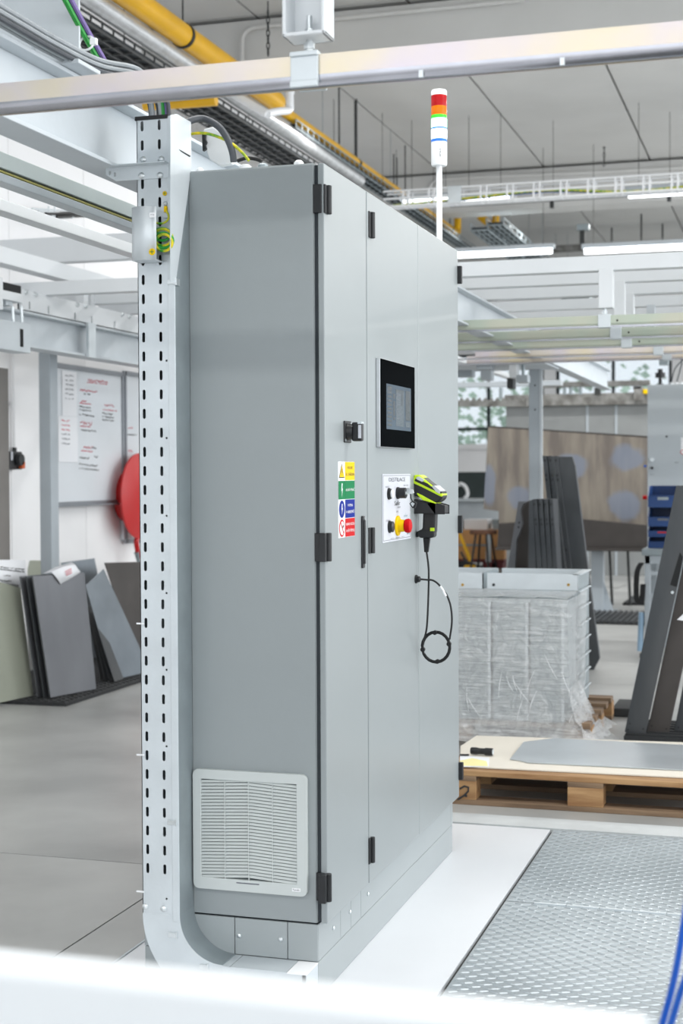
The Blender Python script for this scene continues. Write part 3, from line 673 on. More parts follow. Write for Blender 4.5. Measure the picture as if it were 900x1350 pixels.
# ------------------------------------------------------------------ overhead conveyor: foreground rail and hanger
def rail_profile(w=.046, h=.060):
    a = w/2
    return [(-a, h/2), (a, h/2), (a, -h/2+.018), (a-.004, -h/2+.004), (a-.010, -h/2), (a-.017, -h/2), (a-.017, -h/2+.004), (a-.011, -h/2+.005), (a-.005, -h/2+.018), (a-.005, h/2-.004),
            (-a+.005, h/2-.004), (-a+.005, -h/2+.018), (-a+.011, -h/2+.005), (-a+.017, -h/2+.004), (-a+.017, -h/2), (-a+.010, -h/2), (-a+.004, -h/2+.004), (-a, -h/2+.018)]
def rail_y(name, M, x, z, y0, y1, parent=None, h=.060, lip=True):
    o = MB().prism([(x+a, y0, z+b) for a, b in rail_profile(h=h)], (0, y1-y0, 0)).build(name, M, parent)
    return o
RX, RZ = -.82, 2.2
fr = thing('conveyor_rail', 'iridescent zinc conveyor rail crossing the picture in front of the cabinet', 'rail', (RX, -.2, RZ-.03))
rail_y('rail_body', m_rail, RX, RZ, -2.4, 1.6, fr)
MB().prism([(RX-.0242+b, -2.4, RZ-.0285+a) for a, b in ((.018, .0), (.006, .001), (.0, .004), (-.004, .010), (-.004, .016), (.002, .016), (.006, .008), (.018, .0012))], (0, 4, 0)).build('rail_lip', m_lip, fr, smooth=True)
for px in (555, 741):
    q_ = XP(px, 95, RX-.024); bx('rail_joint', m_zinc, fr, RX-.0265, RX-.02, q_.y-.0045, q_.y+.0045, RZ-.034, RZ-.020)
cy = XP(408, 95, RX).y
hg = thing('rail_hanger', 'white hanger post with threaded rod and clamp holding the foreground rail', 'hanger', (RX, cy, RZ))
MB().box(RX-.031, RX-.024, cy-.028, cy+.031, RZ-.030, RZ+.034).box(RX-.036, RX-.028, cy-.028, cy+.031, RZ+.026, RZ+.036).box(RX-.036, RX-.028, cy-.028, cy+.031, RZ-.036, RZ-.022).box(RX-.03, RX+.03, cy-.028, cy+.031, RZ+.031, RZ+.036).box(RX+.024, RX+.03, cy-.028, cy+.031, RZ-.03, RZ+.034).build('clamp', m_galv, hg, .002)
MB().cyl((RX, cy, RZ+.034), (RX, cy, RZ+.115), .006, 12).build('threaded_rod', m_zinc, hg)
for z0, z1, r in ((.036, .046, .0105), (.048, .060, .0115), (.078, .088, .0095)): MB().cyl((RX, cy, RZ+z0), (RX, cy, RZ+z1), r, 6).build('nut', m_zinc, hg)
pz = RZ+.066
MB().box(RX+.02, RX+.028, cy-.045, cy+.045, pz, 2.5).box(RX-.04, RX+.028, cy-.045, cy-.037, pz, 2.5).box(RX-.04, RX+.028, cy+.037, cy+.045, pz, 2.5).box(RX-.04, RX+.028, cy-.045, cy+.045, pz, pz+.008).build('post', m_white, hg, .003)
pf = thing('portal_frame', 'white steel portal frame above the foreground rail', 'frame', (RX, 0, 0))
bx('crossbeam', m_white, pf, RX-.04, RX+.04, -2.6, 2.2, 2.5, 2.58, .004)
for y_ in (-2.56, 2.16): bx('leg', m_white, pf, RX-.04, RX+.04, y_-.04, y_+.04, 0, 2.5, .004)
# near guard beam at the bottom of the frame
nz = 1.02; nb0 = G(400, 1287, nz); nb1 = G(400, 1322, nz); ne = G(852, 1346, nz)
gd = thing('guard_rail', 'white painted steel guard rail blurred close to the camera', 'rail', (nb0.x, .1, 0))
bx('rail_beam', m_white, gd, nb1.x, nb0.x, ne.y, 1.3, nz-.085, nz, .006)
bx('end_cap', m_white_d, gd, nb1.x+.002, nb0.x-.002, ne.y-.003, ne.y, nz-.083, nz-.002)
for y_ in (.75,): bx('leg', m_white, gd, nb1.x, nb0.x, y_-.03, y_+.03, 0, nz-.085, .004)
# blue hoses
def DP(px, py, d): return CAM+ray(px, py)*d
for i, pts in enumerate((((915, 1150), (903, 1205), (895, 1255), (886, 1300), (874, 1345), (858, 1400), (840, 1470), (815, 1540)), ((925, 1240), (905, 1285), (894, 1316), (884, 1350), (868, 1400), (850, 1470), (830, 1550)))):
    pp = [DP(a, b, 2.0+.02*k) for k, (a, b) in enumerate(pts)]
    pp.append(V((pp[-1].x+.05, pp[-1].y+.05, .012))); pp.append(V((pp[-1].x+.3, pp[-1].y-.3, .012)))
    pp.insert(0, pp[0]+V((0, -.025, .10))); pp.insert(0, pp[0]+V((0, -.10, .22)))
    o = MB().tube(spline(pp, 6), .0048, 8).build('air_hose', m_hose, None, smooth=True)
    props(o, ('longer blue air hose hanging at the lower right over the tread plate', 'shorter blue air hose in the very bottom right corner')[i], 'hose', 'blue air hoses')

# ------------------------------------------------------------------ left side: steelwork behind the tray
def tl(o, label, cat, group=None): return props(o, label, cat, group)
SG = 'white overhead steel beams'
o = ibeam(MB(), 'x', -3.2, YP(800, 500, .565).x, .565, 2.2, 2.39, .10).build('steel_beam', m_white_d, None, .002); tl(o, 'large pale grey I-beam running behind the cabinet top and cable tray', 'beam', SG)
cb = G(80, 79, 2.405)
crs = thing('cross_beam', 'grey cross beam end with triangular stiffener above the I-beam at upper left', 'beam', (cb.x, .7, 2.4), SG)
ibeam(MB(), 'y', XP(93, 60, cb.x).y, 2.6, cb.x+.05, 2.392, 2.62, .1).build('section', m_white_d, crs, .002)
MB().prism([XP(a, b, cb.x+.045) for a, b in ((2, 22), (9, 25), (47, 66), (40, 70), (0, 60), (-40, 60), (-40, 22))], (-.018, 0, 0)).build('stiffener', m_white_d, crs, .002)
q_ = XP(106, 80, cb.x); bx('foot_plate', m_white_d, crs, cb.x-.01, cb.x+.11, q_.y, q_.y+.5, 2.391, 2.402, .002)
# cables on the beam
for i in range(9):
    yy = .487+.0125*(i % 3)+.003*random.random(); zz = 2.402+.0135*(i//3)
    ty_ = TY0+.03+.0075*i
    pp = [(-2.2, yy+.02, zz), (-.9, yy, zz), (-.5, yy, zz), (-.28, yy-.01, zz+.004), (-.16, yy-.06, zz+.008), (-.085+.006*(i % 3), ty_+.01, zz-.02), (-.06+.012*(i % 3), ty_, 2.28), (-.05+.01*(i % 3), ty_, 1.6)]
    o = MB().tube(spline(pp, 6), .0062, 8).build('grey_cable', m_cabl if i % 4 else m_cabd, None, smooth=True)
    tl(o, 'one of several grey cables bundled along the I-beam into the tray', 'cable', 'grey cables entering the tray')
for nm, M, off, lab in (('green_cable', m_ygw, 0, 'green cable strapped along the beam and dropping into the tray'), ('purple_cable', m_purp, .013, 'purple cable strapped beside the green one above the beam')):
    pp = [YP(a, b, .5) for a, b in ((70, -30), (99, 25), (115, 54), (130, 80), (140, 94))]
    pp = [p+V((0, -off*.6, off)) for p in pp]+[V((-.16, .47-off, 2.43)), V((-.09, .42-off, 2.40)), V((-.06, .40-off, 2.33)), V((-.055, .40-off, 1.7))]
    o = MB().tube(spline(pp, 6), .007, 8).build(nm, M, None, smooth=True); tl(o, lab, 'cable')
for px, py in ((114, 57), (136, 91)):
    c_ = YP(px, py, .495); o = MB().tube(arc(c_, V((.3, 0, .95)), Y, .02, 0, 2*math.pi, 14)[:-1], .003, 6, True).box(c_.x-.006, c_.x+.006, c_.y-.028, c_.y-.012, c_.z-.006, c_.z+.010).build('cable_tie', m_ptie); tl(o, 'white cable tie around the green and purple cables, %s one' % ('upper' if py < 70 else 'lower'), 'cable tie', 'white cable ties')
# conveyor rail running away at the left
lr = thing('side_rail', 'pale conveyor rail with dark yellow-edged slot running away at left', 'rail', (1, .82, 2.15))
zz = lambda py: YP(0, py, .82).z
bx('upper_section', mat('frosted_rail_cover', (218, 228, 226), .3, .1, .03), lr, -2, 5, .80, .845, zz(224), zz(203), .002)
bx('slot', m_dark, lr, -2, 5, .815, .845, zz(231), zz(224))
bx('slot_edge', mat('yellow_slot_edge', (196, 190, 110), .4, .2), lr, -2, 5, .805, .815, zz(229), zz(226.5))
bx('lower_section', m_galv, lr, -2, 5, .80, .845, zz(242), zz(231), .002)
def xbeam(label, y, pxa, top, bot, w, x0=-2, x1=9.5, M=m_white):
    z1 = YP(pxa, top, y).z; z0 = YP(pxa, bot, y).z
    o = MB().box(x0, x1, y, y+w, z0, z1).build('steel_beam', M, None, .003); return tl(o, label, 'beam', SG), z0, z1
xbeam('slim white box beam below the side rail at upper left', 1.3, 0, 261, 277, .06, x1=YP(694, 506, 1.3).x)
o = XP(90, 330, 5.2); zt_, zb_ = XP(60, 313, 5.2).z, XP(60, 346.5, 5.2).z
o = MB().box(5.2, 5.3, XP(520, 312, 5.2).y, 3.98, zb_, zt_).build('steel_beam', m_white, None, .003); tl(o, 'deep white cross beam spanning to the left wall', 'beam', SG)
zt_, zb_ = XP(160, 306, 8.6).z, XP(160, 320, 8.6).z
o = MB().box(8.6, 8.7, XP(520, 312, 8.6).y, 3.98, zb_, zt_).build('steel_beam', m_white_d, None, .003); tl(o, 'farther pale cross beam glimpsed just left of the cable tray', 'beam', SG)
LY = 3.1
o, za, zb = xbeam('white box beam on short posts above the slotted beam', LY, 84, 347.5, 368, .10)
zs1, zs0 = YP(5, 376, LY).z, YP(6, 403, LY).z
for px in (113.5, 123):
    q_ = YP(px, 388, LY+.02); p_ = MB().box(q_.x-.03, q_.x+.03, LY+.02, LY+.08, zs1, za).build('short_post', m_white, None, .002); tl(p_, '%s short white post between two overhead beams at left' % ('left' if px < 120 else 'right'), 'post', 'short posts at left')
slb = thing('slotted_beam', 'white slotted carrier beam with bolts beneath the box beam at left', 'beam', (5.5, LY, zs0))
xa, xb = YP(27, 385, LY).x, 9.0
hs = [stadium(YP(px, py, LY).x, YP(px, py, LY).z, .02, .05) for px, py in ((37, 403), (62, 409), (97, 417), (119, 422), (149, 428.5))]
holed([(xa, zs0), (xb, zs0), (xb, zs1), (xa, zs1)], hs, lambda a, b: V((a, LY-.01, b)), (0, .02, 0)).build('face_plate', m_white, slb)
for px, py in ((34, 385), (46.5, 388), (102, 401.5), (112.5, 404), (161, 415), (170.5, 417.5)):
    q_ = YP(px, py, LY-.012); MB().lathe((q_.x, LY-.01, q_.z), -Y, [(0, .016), (.004, .016), (.008, .008), (.018, .008)], 10).build('bolt', m_zinc, slb)
bx('backing', m_gasket, slb, xa, xb, LY+.012, LY+.02, zs0+.0, zs1-.02)
o = ibeam(MB(), 'x', -1, 9.5, LY+.06, YP(40, 458, LY).z, YP(0, 403, LY).z, .13, .014).build('steel_beam', m_white_d, None, .002); tl(o, 'pale I-beam monorail hanging under the slotted beam at left', 'beam', SG)
br = thing('carrier_bracket', 'white carrier bracket with dark slot and two hanging rods at far left', 'bracket', YP(17, 400, LY-.1))
h_ = lambda a, b: YP(a, b, LY-.1)
def hbox(nm, M, a0, a1, b0, b1, y0, y1, bev=.003):
    p0 = YP(a0, b1, y0); p1 = YP(a1, b0, y0); return bx(nm, M, br, p0.x, p1.x, y0, y1, p0.z, p1.z, bev)
hbox('block', m_white, -14, 4, 366, 405, LY-.1, LY-.02); hbox('slot', m_dark, 5, 28, 377, 386, LY-.06, LY-.02); hbox('block', m_white, 4, 30, 388, 394, LY-.1, LY-.02)
hbox('web', m_white_d, 8, 17, 394, 402, LY-.08, LY-.02)
for px in (16.5, 28): MB().cyl(h_(px, 404), h_(px+1, 425), .009, 8).build('rod', m_zinc, br)
hbox('channel', m_white_d, -10, 40, 428, 458, LY-.16, LY-.05); hbox('slot', m_dark, 27.5, 31, 434, 457, LY-.165, LY-.16)
o = bx('drop_strap', m_galv, None, YP(115, 440, LY-.02).x, YP(124.5, 440, LY-.02).x, LY-.03, LY-.012, YP(120, 472, LY).z, YP(120, 427, LY).z); tl(o, 'flat galvanised strap hanging from the slotted beam', 'strap')
# wire tray glimpse on the wall
wt_ = thing('wire_basket', 'small wire cable basket with black cables high on the left wall', 'cable tray', YP(80, 284, 3.8))
for a0, b0, a1, b1, r, M in ((42, 275, 92, 278, .006, m_galv), (50, 278, 130, 285, .006, m_galv), (60, 282, 105, 281, .012, m_rubber), (74, 286, 118, 284, .012, m_rubber)):
    MB().cyl(YP(a0, b0, 3.8), YP(a1, b1, 3.8), r, 6).build('wire', M, wt_)
for px in (64, 72, 93, 97): MB().cyl(YP(px, 272, 3.8), YP(px, 287, 3.8), .005, 6).build('rung', m_galv, wt_)

for px in (68, 95): q_ = YP(px, 284, 3.8); bx('wall_arm', m_galv, wt_, q_.x-.01, q_.x+.01, 3.79, 4.0, q_.z-.02, q_.z+.0)

# ------------------------------------------------------------------ left wall: column, boards, switch, reel
q_ = YP(53, 600, 3.5); cxx = YP(67, 600, 3.44).x
o = MB().box(cxx, YP(77, 600, 3.44).x, 3.44, XP(52, 600, cxx).y, 0, YP(60, 462, 3.5).z).build('steel_column', m_post, None, .004); tl(o, 'blue-grey steel column standing in front of the whiteboard', 'column')
p0, p1 = YP(-12, 738, 3.7), YP(11, 486, 3.7)
o = MB().box(p0.x, p1.x, 3.7, 3.78, 0, p1.z).build('door_post', mat('taupe_post_paint', (130, 126, 122), .5), None, .003); tl(o, 'taupe grey vertical post at the left picture edge', 'post')
cd_ = thing('wall_conduit', 'thin white conduit running down the wall to the switch', 'conduit', YP(18, 590, 3.97))
MB().cyl(YP(16.5, 400, 3.975), YP(19, 592, 3.975), .012, 10).build('pipe', m_wall, cd_, smooth=True)
MB().cyl(YP(17.3, 530, 3.975), YP(17.4, 536, 3.975), .02, 10).build('saddle', m_wall, cd_)
MB().cyl(YP(19, 590, 3.975), YP(19, 596, 3.975), .016, 10).build('gland', m_black, cd_)
sw_ = thing('isolator_switch', 'black wall isolator switch with orange knob under the conduit', 'switch', YP(22, 607, 3.95))
a_, b_ = YP(13.5, 619, 3.93), YP(29.5, 595.5, 3.93); bx('case', m_black, sw_, a_.x, b_.x, 3.93, 3.995, a_.z, b_.z, .006)
c_ = YP(24, 606, 3.93); MB().lathe((c_.x, 3.93, c_.z), -Y, [(0, .045), (.03, .04)], 16).build('dial', m_black, sw_, smooth=True)
c_ = YP(26.5, 613, 3.93); bx('knob', mat('orange_knob', (200, 90, 40), .5), sw_, c_.x-.02, c_.x+.02, 3.9, 3.93, c_.z-.025, c_.z+.025, .004)
c_ = YP(15.5, 601, 3.93); bx('tag', m_label, sw_, c_.x-.012, c_.x+.012, 3.928, 3.93, c_.z-.03, c_.z+.03)
WBY = 3.96
def scribble(parent, M, px, py, wpx, rows_, h=1.1, y=WBY-.0022):
    for r_ in range(rows_):
        pts = []; n = max(6, int(wpx*1.3))
        for k in range(n+1):
            pts.append(YP(px+wpx*k/n, py+r_*4.2+.10*wpx*k/n+h*(random.random()-.5)*1.6, y))
        mb = MB()
        for a, b in zip(pts[:-1], pts[1:]):
            if random.random() < .16: continue
            d = (b-a).normalized(); nn = V((-d.z, 0, d.x))*.0032
            mb.add([a-nn, b-nn, b+nn, a+nn], [(0, 1, 2, 3)])
        if mb.v: mb.build('handwriting', M, parent, recalc=False)
wa = thing('whiteboard', 'large whiteboard with red headings and black handwriting beside the column', 'whiteboard', YP(120, 660, WBY))
a_, b_ = YP(70, 663, WBY), YP(160.5, 489, WBY); x0, x1, z0, z1 = YP(68, 575, WBY).x, YP(161, 575, WBY).x, YP(120, 661, WBY).z, YP(120, 490, WBY).z
bx('board', m_board, wa, x0, x1, WBY, 3.995, z0, z1)
for f_ in ((x0, x1, z1-.005, z1+.03), (x0, x1, z0-.03, z0+.005), (x0-.02, x0, z0-.03, z1+.03), (x1-.01, x1+.02, z0-.03, z1+.03)): bx('frame', m_bframe, wa, f_[0], f_[1], WBY-.012, WBY+.01, f_[2], f_[3], .002)
bx('pen_tray', m_bframe, wa, x0, x1, WBY-.06, WBY-.012, z0-.03, z0-.022)
scribble(wa, m_inkred, 116, 501.5, 26, 1, 2.4); scribble(wa, m_inkred, 115, 504.0, 27, 1, .2); scribble(wa, m_inkred, 104, 514, 24, 1, 1.6); scribble(wa, m_ink, 110, 519, 9, 1)
scribble(wa, m_inkred, 107, 529, 7, 1, 2); scribble(wa, m_inkred, 105, 531.5, 15, 1, .3); scribble(wa, m_ink, 104.5, 536, 15, 2, 1.2); scribble(wa, m_ink, 104.5, 546.5, 20, 1, 1.6)
scribble(wa, m_inkred, 138, 535, 13, 1, 3); scribble(wa, m_inkred, 136, 540, 18, 1, .3); scribble(wa, m_ink, 135, 545, 15, 3, 1.4); scribble(wa, m_inkred, 105, 557, 16, 1, 3.4); scribble(wa, m_inkred, 105, 561.5, 14, 1, .2); scribble(wa, m_ink, 104.5, 566.5, 22, 1, 1.6)
scribble(wa, m_inkred, 110, 589.5, 12, 1, 1.8); scribble(wa, m_ink, 121, 590, 6, 1); scribble(wa, m_inkred, 107, 594, 16, 1, .2); scribble(wa, m_ink, 104.5, 603, 13, 1, 1.4); scribble(wa, m_ink, 124, 602.5, 5, 1, 2); scribble(wa, m_ink, 104.5, 612, 24, 1, 1.6); scribble(wa, m_ink, 104.5, 617.5, 26, 1, 1.8)
for i, (a0, a1, b0, b1) in enumerate(((82, 101, 491, 548), (77, 102, 550, 609))):
    p0, p1 = YP(a0, b1, WBY-.003), YP(a1, b0, WBY-.003); o = bx('paper_note', m_paper, None, p0.x, p1.x, WBY-.0045, WBY-.0025, p0.z, p1.z)
    tl(o, ('upper printed sheet pinned on the whiteboard left edge', 'lower printed sheet with pink table on the whiteboard')[i], 'paper', 'sheets on the whiteboard')
    for r_ in range(6): scribble(o, m_inkg if i == 0 or r_ > 2 else m_inkred, a0+4, b0+4+r_*6, 11, 1, 1.2, WBY-.005)
w2 = thing('narrow_whiteboard', 'second whiteboard hanging lower, mostly hidden behind the cable tray', 'whiteboard', YP(172, 710, WBY))
x0, x1, z0, z1 = YP(163, 600, WBY).x, YP(236, 600, WBY).x, YP(172, 711, WBY).z, YP(172, 495, WBY).z
bx('board', m_board, w2, x0, x1, WBY, 3.995, z0, z1)
for f_ in ((x0, x1, z1-.005, z1+.03), (x0, x1, z0-.03, z0+.005), (x0+.021, x0+.045, z0-.03, z1+.03)): bx('frame', m_bframe, w2, f_[0], f_[1], WBY-.012, WBY+.01, f_[2], f_[3], .002)
scribble(w2, m_inkred, 169, 564, 6, 1, 2); scribble(w2, m_ink, 167, 572.5, 13, 1, 1.2); scribble(w2, m_inkred, 169, 594, 6, 1, 3); scribble(w2, m_ink, 167, 610, 9, 5, 1.4)
hr = thing('fire_hose_reel', 'red fire hose reel disc on the wall half hidden behind the tray', 'hose reel', YP(196, 655, 3.8))
c_ = YP(194.5, 654, 3.78); R_ = .345
MB().lathe((c_.x, 3.86, c_.z), -Y, [(0, R_), (.015, R_), (.02, R_*.96), (.05, R_*.3), (.052, R_*.1)], 40).build('disc', m_firered, hr, smooth=True)
MB().lathe((c_.x, 3.98, c_.z), -Y, [(0, R_*.6), (.115, R_*.6)], 30).build('drum', m_firered, hr, smooth=True)
q_ = YP(181, 722, 3.85); MB().tube(spline([YP(186, 700, 3.86), YP(180, 712, 3.86), YP(181, 724, 3.86), YP(184, 735, 3.86)], 5), .022, 8).build('nozzle_hose', m_firered, hr, smooth=True)
MB().cyl(YP(180, 728, 3.86), YP(183, 742, 3.86), .022, 10, .014).build('nozzle', m_galv_d, hr)

# ------------------------------------------------------------------ left: leaning sheets on a rubber mat
mt = thing('rubber_mat', 'black studded rubber mat under the leaning steel sheets at left', 'mat', (5.3, 3.45, 0))
bx('base', m_mat, mt, 4.28, 6.9, 2.98, 3.92, 0, .022, .003)
mb = MB()
for i in range(46):
    for j in range(16):
        x_, y_ = 4.30+.056*i, 2.995+.056*j; mb.add([(x_, y_, .022), (x_+.034, y_, .022), (x_+.034, y_+.034, .022), (x_, y_+.034, .022), (x_+.006, y_+.006, .028), (x_+.028, y_+.006, .028), (x_+.028, y_+.028, .028), (x_+.006, y_+.028, .028)], [(4, 5, 6, 7), (0, 1, 5, 4), (1, 2, 6, 5), (2, 3, 7, 6), (3, 0, 4, 7)])
mb.build('studs', m_mat, mt, kind='stuff', recalc=False)
LSG = 'steel sheets leaning at left'
def sheet(name, label, M, bl, br, tlp, trp, lean, th=.006, group=LSG, shift=0, z=.028):
    B0, B1 = G(*bl, z), G(*br, z); B0.y += shift; B1.y += shift
    T0 = YP(*tlp, G(*bl, z).y+lean); T1 = YP(*trp, G(*br, z).y+lean); T0.y += shift; T1.y += shift
    nn = (B1-B0).cross(T0-B0).normalized(); d1 = T1-CAM; T1 = CAM+d1*((B0-CAM).dot(nn)/d1.dot(nn)); nn = nn*th
    o = MB().prism([B0, B1, T1, T0], nn).build(name, M, None, .001); return tl(o, label, 'sheet', group)
o = sheet('steel_sheet', 'front grey steel sheet of the leaning trio, with a paper over its top', m_steel, (65, 920), (125, 908.5), (41.5, 760), (109.5, 755), .12, .012)
sheet('steel_sheet', 'middle grey steel sheet of the leaning trio at left', m_steel_d, (65, 920), (125, 908.5), (41.5, 760), (109.5, 755), .12, .008, shift=.042)
sheet('steel_sheet', 'rear grey steel sheet of the leaning trio at left', m_steel, (65, 920), (125, 908.5), (41.5, 760), (109.5, 755), .12, .008, shift=.085)
sheet('olive_sheet', 'large olive grey sheet leaning at the left picture edge', m_olive, (-40, 935), (43, 917), (-60, 752), (26, 775), .14, .006)
sheet('khaki_board', 'small khaki board standing upright behind the paper notice', m_olive, (52, 880), (76, 876), (34, 739), (61, 739), .10, .006)
sheet('bright_sheet', 'bright bare steel sheet leaning right of the grey trio', m_shiny, (148, 897), (198, 885), (112.5, 772), (136, 750), .16, .004)
sheet('bright_sheet', 'low bright steel sheet seen over the top of the trio', m_shiny, (110, 870), (150, 862), (80, 742), (124, 736), .10, .004)
sheet('dark_sheet', 'dark steel sheet leaning behind the bright one next to the tray', m_steel_b, (180, 872), (240, 858), (137, 742), (215, 740), .16, .006)
for i in range(4): sheet('thin_strip', 'thin dark steel strip stacked below the bright sheet', m_steel_d, (132+4*i, 897+.6*i), (144+4*i, 893+.6*i), (114+2*i, 800+8*i), (122+2*i, 799+8*i), .14, .003, 'thin dark strips', shift=-.012*i)
def papersheet(label, pts, y, col=m_paper):
    o = MB().grid([[YP(a, b, y+dy) for a, b, dy in r] for r in pts]).build('paper_sheet', col, None, smooth=True, solid=.0012); return tl(o, label, 'paper', 'paper sheets on the steel')
B0 = G(65, 920).y
Bq0, Bq1 = G(65, 920, .028), G(125, 908.5, .028); nq = (Bq1-Bq0).cross(YP(41.5, 760, Bq0.y+.12)-Bq0).normalized()
def onsheet(px, py, lift): d = ray(px, py); p = CAM+d*((Bq0-CAM).dot(nq)/d.dot(nq)); return p-d*lift
o = MB().grid([[onsheet(a_, b_, l_) for a_, b_, l_ in r_] for r_ in ([(57, 756, -.06), (74, 747, -.06), (95, 741, -.06)], [(68, 754, .02), (85, 747, .03), (100, 745.5, .03)], [(74, 761, .035), (90, 754.5, .04), (103, 750.5, .04)], [(80, 770, .03), (94, 762, .03), (106.5, 754, .03)])]).build('paper_sheet', m_paper, None, smooth=True, solid=.0012)
tl(o, 'curled white paper draped over the top of the front steel sheet', 'paper', 'paper sheets on the steel')
for r_ in range(3):
    MB().tube([onsheet(86+r_*.6+k*1.3, 753.5+r_*2.4-k*.7+(k % 2)*.9, .05) for k in range(7)], .0022, 4).build('handwriting', m_inkred, o)
pp_ = papersheet('white notice with printed lines taped on the olive sheet', [[(-20, 738, 0), (33, 738, 0)], [(-20, 778, 0), (36, 777, 0)]], G(43, 917).y+.10)
for a, b, c in ((0, 747.5, 32), (0, 750.5, 32), (5, 758.5, 9), (0, 765, 15), (0, 769.5, 24), (16, 772.5, 9)): scribble(pp_, m_ink, a, b, c, 1, .8, G(43, 917).y+.097)

# ------------------------------------------------------------------ overhead pipes along the left
def pipe(name, label, M, px, py, z, r, x0, x1, n=16):
    y = G(px, py, z).y; o = MB().cyl((x0, y, z), (x1, y, z), r, n).build(name, M, None, smooth=True); return tl(o, label, 'pipe'), y
yg = thing('yellow_duct', 'thick yellow gas pipe with domed end and black clamp near the ceiling', 'pipe', (6, 2.8, 4.4))
z = 4.46; y = G(247, 51, z).y; xe = YP(368, 135, y).x
MB().cyl((1, y, z), (xe-.1, y, z), .082, 24).build('pipe', m_ypipe, yg, smooth=True)
MB().lathe((xe-.1, y, z), X, [(0, .082), (.05, .075), (.085, .05), (.1, .015)], 24).build('end_cap', m_ypipe, yg, smooth=True)
xc_ = YP(241, 42, y).x; MB().cyl((xc_-.02, y, z), (xc_+.02, y, z), .088, 24).build('clamp', m_rubber, yg, smooth=True)
MB().cyl((xc_, y, z+.08), (xc_, y, CZ), .006, 6).build('hanger_rod', m_mesh, yg)
o, ysil = pipe('lagged_pipe', 'silver foil lagged pipe running beneath the yellow gas pipe', m_foil, 233, 76, 4.33, .062, 1, 10.6)
ty2 = thing('yellow_pipe', 'thin yellow gas pipe with clamps ending in an elbow above the cabinet', 'pipe', (12, 2.8, 4.4))
z = 4.47; y = G(490, 229, z).y; xe2 = YP(603, 308, y).x
MB().tube([(xe-.05, y, z), (xe2-.08, y, z), (xe2-.02, y, z+.02), (xe2, y, z+.08), (xe2, y, z+.3)], .047, 14).build('pipe', m_ypipe, ty2, smooth=True)
for px, py in ((470, 213), (593, 300)):
    xc_ = YP(px, py, y).x; MB().cyl((xc_-.03, y, z), (xc_+.03, y, z), .05, 14).build('clamp', m_rubber, ty2); MB().cyl((xc_, y, z), (xc_, y, CZ), .008, 6).build('hanger_rod', m_mesh, ty2)
o = MB().tube([XP(a, b, 15.5) for a, b in ((632, 285), (650, 299), (653, 298), (653.5, 285))], .05, 12).build('yellow_stub', m_ypipe, None, smooth=True); tl(o, 'short yellow pipe stub bent upward near the far trays', 'pipe')
o = MB().tube([XP(a, b, 6.4) for a, b in ((190, 139), (240, 136), (285, 132.5))], .04, 12).build('yellow_branch', m_ypipe, None, smooth=True); tl(o, 'yellow branch pipe crossing level behind the cables', 'pipe')
wpz = thing('white_elbow_pipe', 'white plastic pipe elbow beside the domed yellow pipe end', 'pipe', YP(378, 140, 2.6))
MB().tube(spline([YP(a, b, 2.6) for a, b in ((352, 150), (365, 147), (378, 146), (382, 143), (382, 134), (382, 120))], 5), .03, 12).build('pipe', m_ptie, wpz, smooth=True)
MB().cyl(YP(382, 117, 2.6), YP(382, 124, 2.6), .036, 12).build('socket', m_ptie, wpz, smooth=True)
q_ = YP(352, 150, 2.6); MB().cyl(q_, (q_.x+.05, ysil, 4.33), .03, 12).build('branch', m_ptie, wpz, smooth=True)
def lattice(name, label, yc, wd, z, x0, x1, px_=.16, side=.06, M=m_mesh, r=.009, ny=4):
    t = thing(name, label, 'cable tray', ((x0+x1)/2, yc, z))
    for k in range(ny+1): MB().cyl((x0, yc-wd/2+wd*k/ny, z), (x1, yc-wd/2+wd*k/ny, z), r, 5).build('long_wire', M, t)
    for s_ in (-1, 1): MB().cyl((x0, yc+s_*wd/2, z+side), (x1, yc+s_*wd/2, z+side), r, 5).build('long_wire', M, t)
    x = x0; b0_ = None
    while x < x1:
        if b0_ is None:
            b0_ = MB().tube([(x, yc-wd/2, z+side), (x, yc-wd/2, z), (x, yc+wd/2, z), (x, yc+wd/2, z+side)], r, 5).build('cross_wire', M, t); xs0 = x
        else: copy_part(b0_, (x-xs0, 0, 0))
        x += px_
    x = x0+1
    while x < x1: MB().cyl((x, yc, z), (x, yc, CZ), .0035, 5).build('hanger_rod', M, t); x += 2.4
    bx('cable_bed', m_gasket, t, x0, x1, yc-wd*.46, yc+wd*.46, z+.012, z+.035)
    return t
yt = G(310, 172, 4.2).y; lattice('mesh_tray', 'dark wire mesh cable tray hung beneath the silver pipe', yt, .34, 4.2, 2.2, 14)
yt2 = G(452, 219, 4.36).y; lattice('ladder_tray', 'narrow grey ladder tray beside the thin yellow pipe', yt2, .16, 4.36, 8.4, 16.5, .16, .07, m_galv_d, .007, 2)
for i, (px, py, z_, wd_) in enumerate(((640, 310, 4.25, .2), (662, 305, 4.3, .2))):
    lattice('far_tray', 'far grey cable tray above the cabinet corner, %s of two' % ('left' if i == 0 else 'right'), G(px, py, z_).y, wd_, z_, 13.5, 23, .3, .08, m_galv_d, .012, 3)
